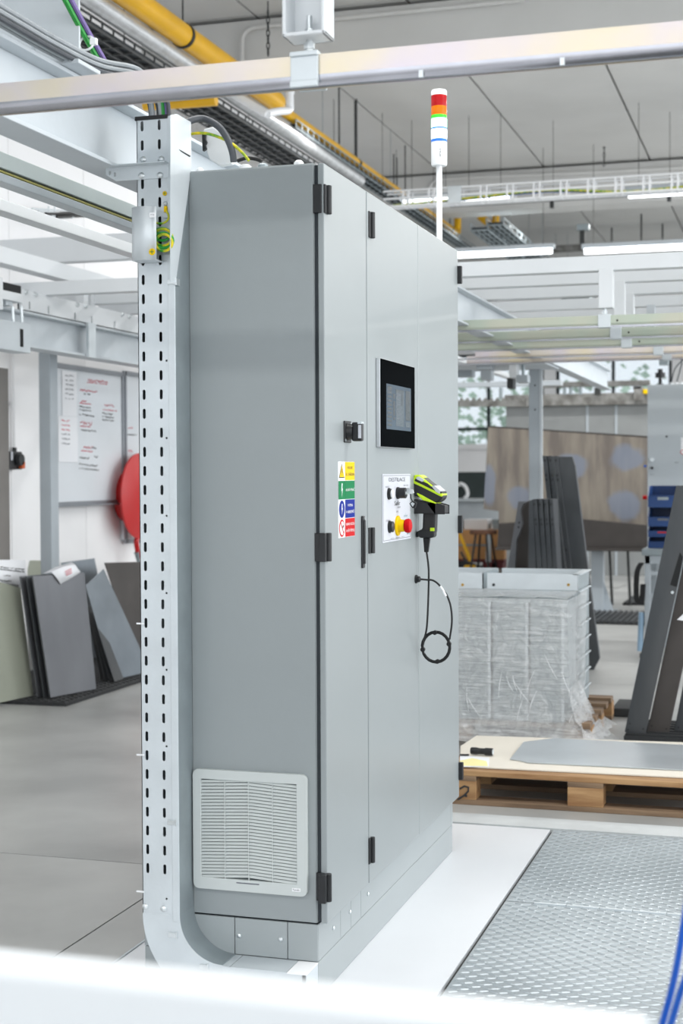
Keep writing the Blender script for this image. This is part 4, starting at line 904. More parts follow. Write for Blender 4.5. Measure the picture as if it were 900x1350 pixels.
# ceiling rods, chains, conduit
for px, y0_, y1_, xx in ((468, 115, 205, 10.5), (447, 122, 190, 9.8), (519, 178, 250, 13), (523, 160, 250, 13.2), (534, 180, 250, 12.6)):
    p1_ = XP(px, y1_, xx); o = MB().cyl((xx, p1_.y, p1_.z), (xx, p1_.y, CZ), .008, 6).build('hanger_rod', m_mesh); tl(o, {468: 'thin ceiling rod second from the left of the signal tower group', 447: 'thin ceiling rod farthest left of the signal tower', 519: 'middle one of the thin ceiling rods left of the signal tower', 523: 'tallest of the thin ceiling rods close to the signal tower', 534: 'thin ceiling rod nearest the signal tower pole'}[px], 'rod', 'hanger rods by the signal tower')
def chain(label, px, py0, py1, xx):
    t = thing('chain', label, 'chain', XP(px, py1, xx)); a_, b_ = XP(px, py0, xx), XP(px, py1, xx); n = int((a_.z-b_.z)/.05); l0 = None
    for k in range(n):
        zc = a_.z-.05*k
        pts = [V((xx, a_.y, zc))+(Y if k % 2 else X)*(.012*math.cos(t_))+Z*(.032*math.sin(t_)) for t_ in [2*math.pi*j/8 for j in range(8)]]
        if k < 2:
            l_ = MB().tube(pts, .005, 5, True).build('link', m_mesh, t)
            l0 = (l0 or [])+[l_]
        else: copy_part(l0[k % 2], (0, 0, -.05*(k-k % 2)))
    MB().cyl((xx, a_.y, a_.z), (xx, a_.y, CZ), .006, 5).build('hook', m_mesh, t)
chain('steel chain hanging in front of the ceiling beam near the hanger post', 353, 18, 78, bmx[2]-.3)
chain('steel chain hanging at top right above the foreground rail', 712, 8, 54, bmx[2]+.6)
chain('steel chain dropping to the wire tray at right', 796, 140, 222, bmx[3]-.8)
o = MB().tube(spline([XP(a, b, bmx[2]-.02) for a, b in ((319, 90), (319, 60), (321, 46), (330, 38), (345, 35), (385, 31), (470, 22), (690, 0))], 6), .018, 8).build('beam_conduit', m_conc, None, smooth=True); tl(o, 'grey conduit bent along the face of the near ceiling beam', 'conduit')
o = MB().tube(spline([XP(a, b, bmx[3]-.02) for a, b in ((564, 262), (565, 250), (570, 241), (580, 237), (640, 233), (760, 228), (900, 221))], 6), .02, 8).build('beam_conduit', m_conc, None, smooth=True); tl(o, 'grey conduit along the far ceiling beam behind the signal tower', 'conduit')

# ------------------------------------------------------------------ right: portal frames with rails, far to the back
ords = ['nearest', 'second', 'third', 'fourth', 'farthest']
rails = [(427, 342.5, 362, 797), (443, 363.5, 378, 812), (455, 379, 394, 826), (466, 397, 410.5, 868), (473, 412, 421.5, 879)]
posts = [(788.5, 807.5), (808.5, 823), (823.5, 835), (852, 863), None]
for i, (ry, bt, bb, cpx) in enumerate(rails):
    rx = G(700, ry, 2.2).x
    t = thing('portal_frame', '%s of the five white portal frames over the rails at right' % ords[i], 'frame', (rx, -1, 0), 'portal frames at right')
    z1, z0 = XP(700, bt, rx).z, XP(700, bb, rx).z
    bx('crossbeam', m_white, t, rx-.04, rx+.04, -3.4, 3.4, z0, z1, .003)
    for y_ in (-3.36,): bx('leg', m_white, t, rx-.04, rx+.04, y_-.04, y_+.04, 0, z0, .003)
    cy = XP(cpx, ry, rx).y
    if posts[i]:
        ya_, yb2 = XP(posts[i][0], 380, rx-.045).y, XP(posts[i][1], 380, rx-.045).y
        zl = XP(800, 407, rx).z if i == 0 else 2.275
        MB().box(rx-.045, rx+.03, yb2, ya_, zl, z0+.01).build('hanger_post', m_white if i < 3 else m_white_d, t, .003)
        MB().cyl((rx, cy, 2.2), (rx, cy, zl), .008, 8).build('eye_rod', m_zinc, t)
        MB().lathe((rx, cy, zl-.02), (-1, 0, 0), [(-.006, .014), (.006, .014)], 12).build('eye_bolt', m_zinc, t)
    t2 = thing('far_rail', '%s of the five zinc conveyor rails hung across the right background' % ords[i], 'rail', (rx, 0, 2.17), 'conveyor rails at right')
    rail_y('rail_body', m_rail_far if i < 3 else m_rail, rx, 2.2, -3.4, (2.4, 2.4, 2.4, XP(627, 480, rx).y, XP(616, 486, rx).y)[i], t2)
    bx('clamp', m_galv, t2, rx-.034, rx+.03, cy-.033, cy+.033, 2.164, 2.236, .003)
    bx('lip', m_lip, t2, rx-.025, rx-.021, -3.4, 1.2, 2.166, 2.176)
    if i < 3:
        q_ = XP(cpx+17, ry, rx); bx('rail_hole', m_dark, t2, rx-.0245, rx-.023, q_.y-.005, q_.y+.005, 2.196, 2.206)
# column carrying the beams
pcx = G(705, 861, 0)
pc_ = thing('steel_column', 'grey steel column standing behind the dark plates and shrink-wrapped stack', 'column', (pcx.x, pcx.y, 0))
a_, b_ = XP(697, 600, pcx.x), XP(711, 600, pcx.x)
zc1 = XP(705, 476, pcx.x).z
bx('shaft', m_post, pc_, pcx.x, pcx.x+.1, b_.y, a_.y, 0, zc1, .003)
bx('flange', m_white_d, pc_, pcx.x-.002, pcx.x+.02, b_.y-.022, b_.y, 0, zc1, .002)
for py in (508, 540): q_ = XP(705, py, pcx.x); bx('hole', m_dark, pc_, pcx.x-.002, pcx.x, q_.y-.006, q_.y+.006, q_.z-.006, q_.z+.006)
# jumble of brackets left of the column
jb = pcx.x-.6
def fb(name, label, M, a0, a1, b0, b1, xx, dx=.12, cat='bracket', group='far steel brackets'):
    p0, p1 = XP(a0, b1, xx), XP(a1, b0, xx); o = MB().box(xx, xx+dx, p1.y, p0.y, p0.z, p1.z).build(name, M, None, .003); return tl(o, label, cat, group)
fb('cross_tube', 'long grey cross tube just under the far rails', m_white_d, 596, 740, 501, 511, 12.6, .1, 'tube', 'far cross tubes')
fb('cross_tube', 'dirty grey cross tube above the grey booth', m_dirty, 712, 856, 501, 511, 14.5, .1, 'tube', 'far cross tubes')
oc = thing('overhead_carriage', 'cluster of grey and white carriage brackets hung from the I-beam beside the column', 'carriage', (7.3, .9, 2.0))
bx('carrier_plate', m_white_d, oc, 7.0, 7.7, .54, 1.34, 2.186, 2.2, .003)
for nm, M, a0, a1, b0, b1, xx in (('box_bracket', m_post, 628, 648, 478, 487, jb), ('block_bracket', m_white, 671, 681, 479, 498, jb), ('pierced_bracket', m_white_d, 633, 647, 487, 501, jb+.3), ('edge_plate', m_post, 600, 622, 482, 497, jb+.5), ('angle_plate', m_post, 680, 695, 494, 504, jb), ('roller_block', m_mesh, 668, 676, 498, 512, jb+.2)):
    p0, p1 = XP(a0, b1, xx), XP(a1, b0, xx)
    bx(nm, M, oc, xx, xx+.12, p1.y, p0.y, p0.z, p1.z, .003)
    if p1.z < 2.186: MB().cyl((xx+.06, (p0.y+p1.y)/2, p1.z), (xx+.06, (p0.y+p1.y)/2, 2.19), .012, 8).build('hanger_bolt', m_galv_d, oc)
for i, (px, y0_, y1_) in enumerate(((660, 511, 526), (744, 508, 520), (752, 508, 520), (765, 508, 520))):
    xx = 12.62 if i == 0 else 14.55
    o = MB().cyl(XP(px, y0_, xx), XP(px, y1_, xx), .02, 8).build('drop_rod', m_galv_d); tl(o, ('drop rod above the zigzag strip', 'first thin drop rod above the booth', 'second thin drop rod above the booth', 'third thin drop rod above the booth')[i], 'rod', 'far drop rods')
# zigzag profile strip
zx = 12.6
zs = thing('zigzag_strip', 'grey zigzag profiled edge strip in front of the far window', 'strip', XP(650, 532, zx))
pts = []; n = 24
for k in range(n+1): pts.append(XP(600+94*k/n, 524 if k % 2 == 0 else 529.5, zx))
pts += [XP(694, 536, zx), XP(600, 536, zx)]
MB().prism(pts, (.05, 0, 0)).build('profile', m_dirty, zs)
# grey booth
bxx = 16.5
bo = thing('spray_booth', 'grey steel booth with dirty top rail behind the brown sheet', 'booth', XP(760, 700, bxx))
p0, p1 = XP(667, 700, bxx), XP(900, 520, bxx)
bx('panel', m_boothg, bo, bxx, bxx+1.2, p1.y, p0.y, 0.0, XP(760, 535, bxx).z, .005)
bx('top_rail', m_dirty, bo, bxx-.12, bxx+.1, p1.y, p0.y, XP(760, 535, bxx).z, XP(760, 519.5, bxx).z, .01)
for px in (774, 812): q_ = XP(px, 555, bxx); bx('seam', m_post, bo, bxx-.012, bxx, q_.y-.015, q_.y+.015, 0, XP(760, 535, bxx).z)
bc = thing('rail_trolley', 'dark trolley block with yellow mark on the booth rail', 'trolley', XP(842, 520, bxx-.1))
for a0, a1, b0, b1, M in ((835, 848, 510, 528, m_dirty), (846, 855, 513, 519, m_yel), (834, 845, 509, 513, m_mesh), (783, 791, 511, 520, m_mesh)):
    p0, p1 = XP(a0, b1, bxx-.2), XP(a1, b0, bxx-.2); bx('block', M, bc, bxx-.2, bxx-.12, p1.y, p0.y, p0.z, p1.z, .004)
# brown steel sheet on pedestal table
tbx = 11.35
m_heat = mat('heat_tinted_brown_steel', (150, 142, 130), .42, .25, c2=(116, 108, 102), scale=2.2, stretch=(1, 4, .7), bump=.03, bscale=12)
m_heatb = mat('heat_tint_blue', (112, 122, 140), .36, .45, .08, 4)
bs = thing('brown_sheet', 'large heat-tinted brown steel sheet with bluish patches standing on the table', 'sheet', XP(745, 690, tbx))
tp = lambda a, b, d=0: XP(a, b, tbx+d)
sh_ = MB().prism([tp(637, 671), tp(657, 674), tp(657, 721), tp(870, 721), tp(870, 577), tp(643.5, 562)], (.012, 0, 0)).build('sheet', m_heat, bs)
MB().prism([tp(643, 561.3, -.004), tp(870, 576, -.004), tp(870, 578, -.004), tp(643, 563, -.004)], (.02, 0, 0)).build('rolled_edge', m_steel_b, bs)
nt_ = m_heat.node_tree; N_ = nt_.nodes; L_ = nt_.links; src = N_['Principled BSDF'].inputs['Base Color'].links[0].from_socket
tc_ = N_.new('ShaderNodeTexCoord'); nzz = N_.new('ShaderNodeTexNoise'); nzz.inputs['Scale'].default_value = 5; L_.new(tc_.outputs['Object'], nzz.inputs['Vector'])
for (cx1, cy1, rx, ry) in ((826, 604, 27, 19), (752, 616, 22, 18), (822, 668, 22, 22), (684, 656, 18, 16), (645, 640, 9, 30)):
    q_ = tp(cx1, cy1)-wl(sh_); w_ = abs(tp(cx1+rx, cy1).y-tp(cx1, cy1).y); h_2 = abs(tp(cx1, cy1+ry).z-tp(cx1, cy1).z)
    mp_ = N_.new('ShaderNodeMapping'); mp_.inputs['Location'].default_value = (0, -q_.y/w_, -q_.z/h_2); mp_.inputs['Scale'].default_value = (0, 1/w_, 1/h_2); L_.new(tc_.outputs['Object'], mp_.inputs[0])
    ln_ = N_.new('ShaderNodeVectorMath'); ln_.operation = 'LENGTH'; L_.new(mp_.outputs[0], ln_.inputs[0])
    ad = N_.new('ShaderNodeMath'); ad.operation = 'MULTIPLY_ADD'; ad.inputs[1].default_value = 1.1; L_.new(nzz.outputs[0], ad.inputs[0]); L_.new(ln_.outputs['Value'], ad.inputs[2])
    mr = N_.new('ShaderNodeMapRange'); mr.inputs[1].default_value = 1.25; mr.inputs[2].default_value = 1.6; mr.inputs[3].default_value = .75; mr.inputs[4].default_value = 0; L_.new(ad.outputs[0], mr.inputs[0])
    mx_ = N_.new('ShaderNodeMixRGB'); L_.new(mr.outputs[0], mx_.inputs[0]); L_.new(src, mx_.inputs[1]); mx_.inputs[2].default_value = (*lin((128, 138, 156)), 1); src = mx_.outputs[0]
L_.new(src, N_['Principled BSDF'].inputs['Base Color'])
o = MB().prism([XP(a, b, tbx-.25) for a, b in ((763, 684), (870, 694), (870, 722), (655, 722), (657, 690))], (.03, 0, 0)).build('dark_steel_sheet', m_steel_b, None, .003); tl(o, 'dark plain steel panel leaning below the brown sheet', 'sheet')
tb = thing('pedestal_table', 'steel table on grey pedestal post below the brown sheet', 'table', G(787, 805))
tz_ = XP(787, 722, 11.1).z
bx('top', m_steel_b, tb, 11.0, 12.0, XP(870, 722, 11.1).y, XP(655, 722, 11.1).y, tz_-.03, tz_, .004)
g_ = G(787, 806); bx('post', m_post, tb, g_.x, g_.x+.11, g_.y-.06, g_.y+.06, 0, tz_-.03, .003)
MB().prism([(g_.x+.04, g_.y-.06, .0), (g_.x+.04, g_.y-.16, .0), (g_.x+.04, g_.y-.06, .3)], (.012, 0, 0)).build('foot_gusset', m_post, tb)
bx('foot_plate', m_post, tb, g_.x-.08, g_.x+.19, g_.y-.18, g_.y+.15, 0, .012)
for px in (803, 827): q_ = XP(px, 728, 11.9); MB().cyl((11.9, q_.y, tz_-.03), (11.98, q_.y-.02, 0), .015, 8).build('leg', m_mesh, tb)
def ribmat(name, label, x0, x1, y0, y1, nx):
    t = thing(name, label, 'mat', ((x0+x1)/2, (y0+y1)/2, 0)); bx('base', m_mat, t, x0, x1, y0, y1, 0, .02); b0_ = None
    for k in range(nx):
        yy = y0+(y1-y0)*(k+.2)/nx
        if b0_ is None: b0_ = bx('rib', m_steel_d, t, x0+.01, x1-.01, yy, yy+(y1-y0)/nx*.5, .02, .034)
        else: copy_part(b0_, (0, (y1-y0)/nx*k, 0))
a_, b_ = G(787, 823), G(846, 823); ribmat('ribbed_mat', 'dark ribbed mat lying by the pedestal table foot', a_.x, a_.x+1.1, b_.y-.2, a_.y+.25, 16)
a_, b_ = G(806, 811), G(830, 810); ribmat('floor_grid', 'small black floor grid behind the ribbed mat', 12.0, 12.9, b_.y-.05, a_.y+.02, 5)
# far corner: dark cabinet, bright box, crate, stool
fxx = 23.0
dk = thing('dark_bench', 'dark green-black bench panel with white hose under the far window', 'bench', XP(620, 640, fxx))
fp = lambda a, b, x=fxx: XP(a, b, x)
def ff(nm, M, a0, a1, b0, b1, xx, dx, parent, bev=.005):
    p0, p1 = fp(a0, b1, xx), fp(a1, b0, xx); return bx(nm, M, parent, xx, xx+dx, p1.y, p0.y, p0.z, p1.z, bev)
ff('panel', mat('dark_green_panel', (52, 62, 62), .3, 0, .1), 560, 660, 622, 657, fxx, .1, dk); ff('shelf', m_galv, 560, 660, 657, 661, fxx-.2, .5, dk); ff('base', m_white_d, 560, 660, 661, 712, fxx, .4, dk)
MB().tube(spline([fp(a, b, fxx-.1) for a, b in ((603, 640), (608, 638), (614, 643), (616, 652), (612, 657))], 5), .035, 8).build('hose', m_ptie, dk, smooth=True)
ff('kick', m_white_d, 560, 660, 712, 735, fxx+.05, .3, dk)
o = thing('partition_board', 'white partition board below the far window behind the bench', 'panel', fp(620, 640, 25)); ff('board', m_wall, 560, 668, 585, 640, 25, .05, o); ff('rail', m_mesh, 560, 668, 592.5, 593.5, 24.97, .03, o)
ff('leg', m_wall, 562, 566, 640, 716, 25, .05, o); ff('leg', m_wall, 655, 660, 640, 716, 25, .05, o)
cr_ = thing('wooden_crate', 'pallet crate of two plywood collars with steel hinges behind the stool', 'crate', G(640, 748))
cxx = 17.6
for j, (b0, b1) in enumerate(((699, 718.5), (719, 737))): ff('collar', m_crate, 590, 664, b0, b1, cxx, .8, cr_)
ff('hinge_plate', m_galv, 640, 647, 700, 741, cxx-.015, .015, cr_); ff('joint', m_galv_d, 590, 641, 717.6, 719.6, cxx-.01, .01, cr_)
ff('pallet_board', mat('red_brown_board', (110, 48, 50), .7), 590, 664, 737, 741, cxx, .8, cr_)
for a0, a1 in ((592, 602), (636, 648), (655, 662)):
    p0, p1 = fp(a0, 745, cxx), fp(a1, 741, cxx); bx('pallet_block', MATS['red_brown_board'], cr_, cxx, cxx+.8, p1.y, p0.y, 0, p1.z)
wx = thing('white_carton', 'white carton lying in the plywood crate', 'box', fp(625, 695, cxx+.1)); ff('carton', m_wall, 611, 642, 685, 700, cxx+.2, .4, wx); ff('carton_flap', m_black, 603, 611, 686, 697, cxx+.2, .3, wx)
mc = thing('clamp_block', 'grey machined metal blocks on the crate corner', 'block', fp(655, 695, cxx+.3)); ff('block', m_galv_d, 648, 664, 685, 692, cxx+.3, .3, mc); ff('block', m_galv_d, 649, 667, 692, 699, cxx+.25, .3, mc)
sl = thing('stool', 'round brown wooden stool on four dark splayed legs', 'stool', G(637, 754))
sg = G(637, 753); stz = XP(637, 699, sg.x).z; sr = abs(XP(619, 700, sg.x).y-XP(654.5, 700, sg.x).y)/2
MB().lathe((sg.x, sg.y, stz-.055), Z, [(0, sr*.97), (.012, sr), (.045, sr), (.055, sr*.96)], 24).build('seat', m_brush, sl, smooth=True)
for t_ in (.6, 2.2, 3.7, 5.3):
    MB().cyl((sg.x+sr*.6*math.cos(t_), sg.y+sr*.6*math.sin(t_), stz-.05), (sg.x+sr*1.05*math.cos(t_), sg.y+sr*1.05*math.sin(t_), 0), .016, 8).build('leg', m_black, sl)
yj = thing('pallet_jack', 'yellow lifting device with leaning handle half hidden by the cabinet', 'lifting device', G(612, 752))
jx = G(612, 752).x
MB().prism([XP(a, b, jx) for a, b in ((604, 705), (607, 704), (622, 738), (618, 741))], (.04, 0, 0)).build('handle', m_ypipe, yj, .004)
MB().prism([XP(a, b, jx) for a, b in ((606, 728), (608, 727), (622, 751), (619, 753))], (.03, 0, 0)).build('strut', m_mesh, yj, .003)
MB().prism([XP(a, b, jx) for a, b in ((604, 752), (626, 751), (624, 744), (612, 739), (604, 740))], (.15, 0, 0)).build('body', m_black, yj, .01); MB().prism([XP(a, b, jx-.02) for a, b in ((610, 750), (627, 749.5), (626, 745), (612, 745))], (.08, 0, 0)).build('cover', m_ypipe, yj, .01)
# dark folded plates standing behind the wrapped stack
fx_ = 6.75
def fin(label, pts, deep, M=m_steel_d, xx=fx_, dy=0):
    o = MB().prism([XP(a, b, xx) for a, b in pts], (deep, dy, 0)); t = thing('folded_plate', label, 'plate', XP(*pts[0], xx), 'dark folded plates'); o.build('plate', M, t, .003); return t
def fin_marks(t, px, py, dxs, xx=fx_):
    for a, b in dxs:
        q_ = XP(px+a, py+b, xx-.002); bx('hole', m_dark, t, xx-.003, xx+.001, q_.y-.005, q_.y+.005, q_.z-.007, q_.z+.007)
base_y = 885
for i in range(3):
    o_ = 7.3*i
    t = fin(('left', 'middle', 'right')[i]+'most tall dark folded plate of the standing trio' if i != 1 else 'middle tall dark folded plate of the standing trio', [(714.5+o_, 601), (720.6+o_, 601), (751+o_*1.3, base_y), (744+o_*1.3, base_y)], (.25, .25, .02)[i])
    fin_marks(t, 717.7+o_, 607, ((0, 0),)); fin_marks(t, 719.5+o_, 626.5, ((0, 0), (.6, 6)))
    if i: fin_marks(t, 731+o_, 725, ((0, 0),))
t = fin('broad dark steel plate leaning at the right of the tall trio', [(735, 602), (754, 602), (758, 615), (773, 735), (790, 868), (782, 884), (764, 884), (737, 620)], .05, xx=fx_+.02)
for i in range(4):
    o_ = 7.2*i; t = fin('short dark folded plate, number %s of four in the front row' % ('one', 'two', 'three', 'four')[i], [(702+o_, 658), (707.5+o_, 658), (724+o_*.9, base_y+7), (716+o_*.9, base_y+7)], .2 if i else .3, xx=fx_-.35)
    fin_marks(t, 704+o_, 665, ((0, 0), (1.6, 20), (2.2, 26)), fx_-.35)
fin('short dark plate front face left of the short row', [(697, 660), (702, 659), (714, base_y+7), (694, base_y+7)], .3, xx=fx_-.35)
t = fin('notched grey steel plate leaning left beside the short row', [(683, 661), (697, 661), (690, 665), (686.5, 672), (687, 680), (689, 690), (685, 703), (681, 712), (672, 886), (646, 886)], .03, m_steel, fx_-.1); fin_marks(t, 684, 689, ((0, 0), (-.8, 6)), fx_-.1)
fin('dark inner plate face beside the notched plate', [(688, 664), (698, 660), (697, 885), (669, 885), (681, 705)], .02, m_steel_b, fx_+.05)

# ------------------------------------------------------------------ right: bench, blue bins, white cabinet
wc = thing('white_cabinet', 'white electrical cabinet with red stop button behind the blue bins', 'cabinet', G(880, 860))
wx_ = 8.3
p0, p1 = XP(853, 720, wx_), XP(960, 505, wx_)
bx('body', m_cabw, wc, wx_, wx_+.4, p1.y, p0.y, 0, p1.z, .004); zz_ = p1.z
for px in (885, 891, 898): q_ = XP(px, 503, wx_+.1); MB().cyl((wx_+.1, q_.y, zz_), (wx_+.1, q_.y, zz_+.02), .012, 10).build('gland', m_ptie, wc)
q_ = XP(870, 495, wx_+.1); MB().lathe((wx_+.1, q_.y, zz_), Z, [(0, .03), (.01, .03), (.01, .014), (.06, .014), (.06, .04), (.10, .04), (.10, .02), (.13, .02)], 12).build('mast_foot', m_black, wc)
q_ = XP(875, 478, wx_+.1); bx('junction_box', m_galv_d, wc, wx_+.05, wx_+.15, q_.y-.035, q_.y+.035, q_.z-.02, q_.z+.03)
q_ = XP(878.5, 575.5, wx_); MB().cyl((wx_, q_.y, q_.z), (wx_-.01, q_.y, q_.z), .008, 10).build('lock', m_black, wc)
for py, M, r in ((606, m_zinc, .016), (617, m_black, .010)): q_ = XP(859.5, py, wx_); MB().cyl((wx_, q_.y, q_.z), (wx_-.03, q_.y, q_.z), r, 12).build('button', M, wc)
q_ = XP(852, 656, wx_); MB().cyl((wx_+.05, q_.y, q_.z), (wx_+.05, q_.y+.035, q_.z), .016, 12).build('stop_button', m_red, wc)
q_ = XP(851, 614.5, wx_); MB().cyl((wx_+.05, q_.y, q_.z), (wx_+.05, q_.y+.02, q_.z), .010, 10).build('blue_plug', m_hose, wc)
for py, px, ww in ((625.5, 859.5, .03), (610, 892, .03)): q_ = XP(px, py, wx_); text('0 / 1' if px < 870 else 'RM 2', .012, m_ink, (wx_-.001, q_.y, q_.z), -Y, Z, wc, width=ww)
q_ = XP(899, 585, wx_); stt = bx('warning_label', m_wht, wc, wx_-.001, wx_, q_.y-.02, q_.y+.01, q_.z-.06, q_.z+.05)
q2 = XP(900, 596, wx_-.002); MB().lathe((wx_-.001, q2.y, q2.z), -X, [(0, .02), (.0006, .02)], 18).build('label_ring', m_red, stt); MB().lathe((wx_-.0016, q2.y, q2.z), -X, [(0, .014), (.0006, .014)], 18).build('label_centre', m_wht, stt)
for k in range(2):
    o = MB().tube(spline([XP(a, b, wx_+.1) for a, b in (((885, 503), (890, 485), (905, 470)), ((892, 503), (896, 488), (898, 476), (892, 462)))[k]], 5), .005, 6).build('thin_cable', m_cabd, None, smooth=True); tl(o, ('thin cable curving right off the white cabinet roof', 'thin cable rising straight off the white cabinet roof')[k], 'cable')
bh = thing('work_bench', 'grey steel work bench carrying the blue bins', 'bench', G(850, 868))
bnx = G(850, 868).x; btz = XP(870, 724, bnx).z; yl_ = XP(845.5, 735, bnx).y
bx('top', m_galv_d, bh, bnx, bnx+.62, yl_-.9, yl_, btz-.05, btz, .006)
bx('apron', m_post, bh, bnx+.02, bnx+.06, yl_-.88, yl_-.02, btz-.11, btz-.05)
for x_ in (bnx+.02, bnx+.54):
    for y_ in (yl_-.06, yl_-.86): bx('leg', m_post, bh, x_, x_+.05, y_, y_+.04, 0, btz-.05, .003)
for z_ in (.45, .62): bx('rung', m_post, bh, bnx+.03, bnx+.05, yl_-.86, yl_-.02, z_, z_+.03)
o = MB().lathe((bnx+.05, yl_-.04, 0), Z, [(0, .06), (.03, .06), (.05, .03)], 14).build('bench_foot', m_steel_d, None); tl(o, 'dark foot block standing under the bench corner', 'foot')
o = MB().cyl((bnx+.04, yl_+.015, .05), (bnx+.05, yl_+.005, .34), .022, 12).build('bottle', mat('pale_blue_plastic', (150, 180, 205), .3), None, smooth=True); tl(o, 'pale blue tube standing by the bench leg', 'tube')
lp_ = thing('hanging_cable', 'black cable loops hanging at the bench end', 'cable', XP(840, 790, bnx))
for k in range(4): MB().tube(spline([XP(a+1.6*k, b, bnx-.02) for a, b in ((843, 742), (837, 755), (836, 785), (838, 793), (843, 794), (845, 770))], 5), .007, 6).build('loop', m_rubber, lp_, smooth=True)
# blue bins
def bin_(label, b0, b1, wall, content=None):
    xx = bnx+.12; p0, p1 = XP(854, b1, xx), XP(893.5, b0, xx); y1_, y0_ = p0.y, p1.y; z0, z1 = p0.z, p1.z; hgt = z1-z0
    t = thing('storage_bin', label, 'bin', (xx+.15, (y0_+y1_)/2, z0), 'stacked blue bins')
    D_ = .32; w_ = .006
    bx('base', m_bluebin, t, xx, xx+D_, y0_, y1_, z0, z0+w_); bx('rear_wall', m_bluebin, t, xx+D_-w_, xx+D_, y0_, y1_, z0, z1-.004)
    for a_, b_ in ((y0_, y0_+w_), (y1_-w_, y1_)):
        MB().prism([(xx, a_, z0), (xx+D_, a_, z0), (xx+D_, a_, z1-.004), (xx+.09, a_, z1-.004), (xx, a_, z0+hgt*wall)], (0, b_-a_, 0)).build('side_wall', m_bluebin, t)
    bx('front_wall', m_bluebin, t, xx-.004, xx+.002, y0_, y1_, z0, z0+hgt*wall, .001)
    bx('front_rim', m_hose if False else m_bluebin, t, xx-.01, xx+.004, y0_, y1_, z0+hgt*wall-.006, z0+hgt*wall, .002)
    yc = (y0_+y1_)/2
    if content: bx('label_slot', content, t, xx-.006, xx-.004, yc-.04, yc+.04, z0+hgt*wall*.62, z0+hgt*wall*.86)
    return t
bin_('topmost blue storage bin with a clear label slot', 640, 669, .55, m_galv_d); bin_('second blue storage bin from the top', 669, 694, .50, m_inkg); bin_('third blue storage bin, with a red label', 682+12, 708, .6, m_firered); bin_('lowest blue storage bin on the bench', 708, 722.5, .6)

# ------------------------------------------------------------------ right: dark bars leaning on a mat
rm = thing('ribbed_pallet_mat', 'black ribbed mat under the leaning dark bars at right', 'mat', (4.4, -.8, 0))
a_ = G(822, 978); bx('base', m_mat, rm, a_.x, a_.x+.55, -1.6, a_.y, 0, .03)
for k in range(7): bx('rib', m_mat, rm, a_.x+.02+.075*k, a_.x+.05+.075*k, -1.6, a_.y-.005, .03, .04)
o = MB().box(G(805, 945).x, G(805, 945).x+.36, G(828, 945).y-.05, G(806, 945).y, 0, .05).build('rubber_block', m_mat, None, .006); tl(o, 'black rubber block on the floor left of the leaning bars', 'block')
bar = [(('first dark steel bar leaning at right, with a pierced top'), [(823, 965), (849.5, 972), (921, 640), (891, 640)], 4.08), ('second dark steel bar leaning at right, slightly browner', [(852, 968), (880, 972), (941, 690), (912, 690)], 4.13), ('third dark steel bar cut off by the right picture edge', [(887, 970), (915, 974), (962, 740), (932, 740)], 4.18)]
for i, (lb, pts, xx) in enumerate(bar):
    t = thing('steel_bar', lb, 'bar', XP(*pts[0], xx), 'dark leaning bars')
    pp = [XP(a, b, xx) for a, b in pts]; dz = .042-min(p.z for p in pp)
    MB().prism(pp, (.02, 0, 0)).build('bar', (m_steel_d, m_steel_b, m_steel_d)[i], t, .003)
    for a, b in ((pts[0][0]+4.5, pts[0][1]-3), (pts[1][0]-5, pts[1][1]-3), (pts[0][0]+7, pts[0][1]-11), (pts[1][0]-2, pts[1][1]-11)):
        q_ = XP(a, b, xx-.002); bx('hole', m_dark, t, xx-.002, xx+.001, q_.y-.003, q_.y+.003, q_.z-.003, q_.z+.003)
    if i == 0:
        q_ = XP(886, 781, xx-.002); MB().lathe((xx-.002, q_.y, q_.z), -X, [(0, .008), (.002, .008)], 12).build('washer', m_zinc, t)
        MB().prism([XP(a, b, xx-.002) for a, b in ((883, 771), (892, 774), (900, 735), (896, 728))], (.001, 0, 0)).build('notch', m_dark, t)
o = MB().prism([XP(a, b, 4.12) for a, b in ((892, 817), (902, 808), (910, 820))], (.001, 0, 0)).build('paper_tag', m_paper); tl(o, 'scrap of white paper tag on the second leaning bar', 'paper')
lean = thing('lean_rack', 'steel rack post that the leaning dark bars rest against', 'rack', (4.5, -1.15, 0)); bx('post', m_post, lean, 4.1, 4.26, -1.5, -1.42, 0, 2.0, .003)

# ------------------------------------------------------------------ right: pallet with card and steel sheet
PX0 = 2.36; yl = XP(627, 1040, PX0).y+.145
pl = thing('euro_pallet', 'worn wooden pallet carrying card and a steel sheet on the floor', 'pallet', (PX0+.4, yl-.6, 0))
PL, PWD = 1.2, .8
for x_ in (0, .328, .655):
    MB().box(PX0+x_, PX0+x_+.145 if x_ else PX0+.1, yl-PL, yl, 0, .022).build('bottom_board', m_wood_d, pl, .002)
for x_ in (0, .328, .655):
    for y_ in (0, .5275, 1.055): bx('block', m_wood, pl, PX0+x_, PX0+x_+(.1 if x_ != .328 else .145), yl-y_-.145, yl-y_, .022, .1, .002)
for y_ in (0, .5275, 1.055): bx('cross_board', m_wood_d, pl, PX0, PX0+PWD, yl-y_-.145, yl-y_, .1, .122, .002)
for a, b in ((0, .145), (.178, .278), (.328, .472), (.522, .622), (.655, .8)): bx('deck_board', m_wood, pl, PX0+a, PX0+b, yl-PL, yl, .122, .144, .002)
q_ = XP(612, 1042, PX0-.001)
MB().tube([XP(a, b, PX0-.001) for a, b in ((606, 1040), (612, 1036.5), (617.5, 1038), (617, 1043), (611, 1049), (603, 1054))], .004, 5).build('burnt_mark', m_ink, pl)
MB().lathe((PX0-.001, XP(614, 1049, PX0).y, XP(614, 1049, PX0).z), -X, [(0, .006), (.001, .006)], 10).build('nail_head', m_ink, pl)
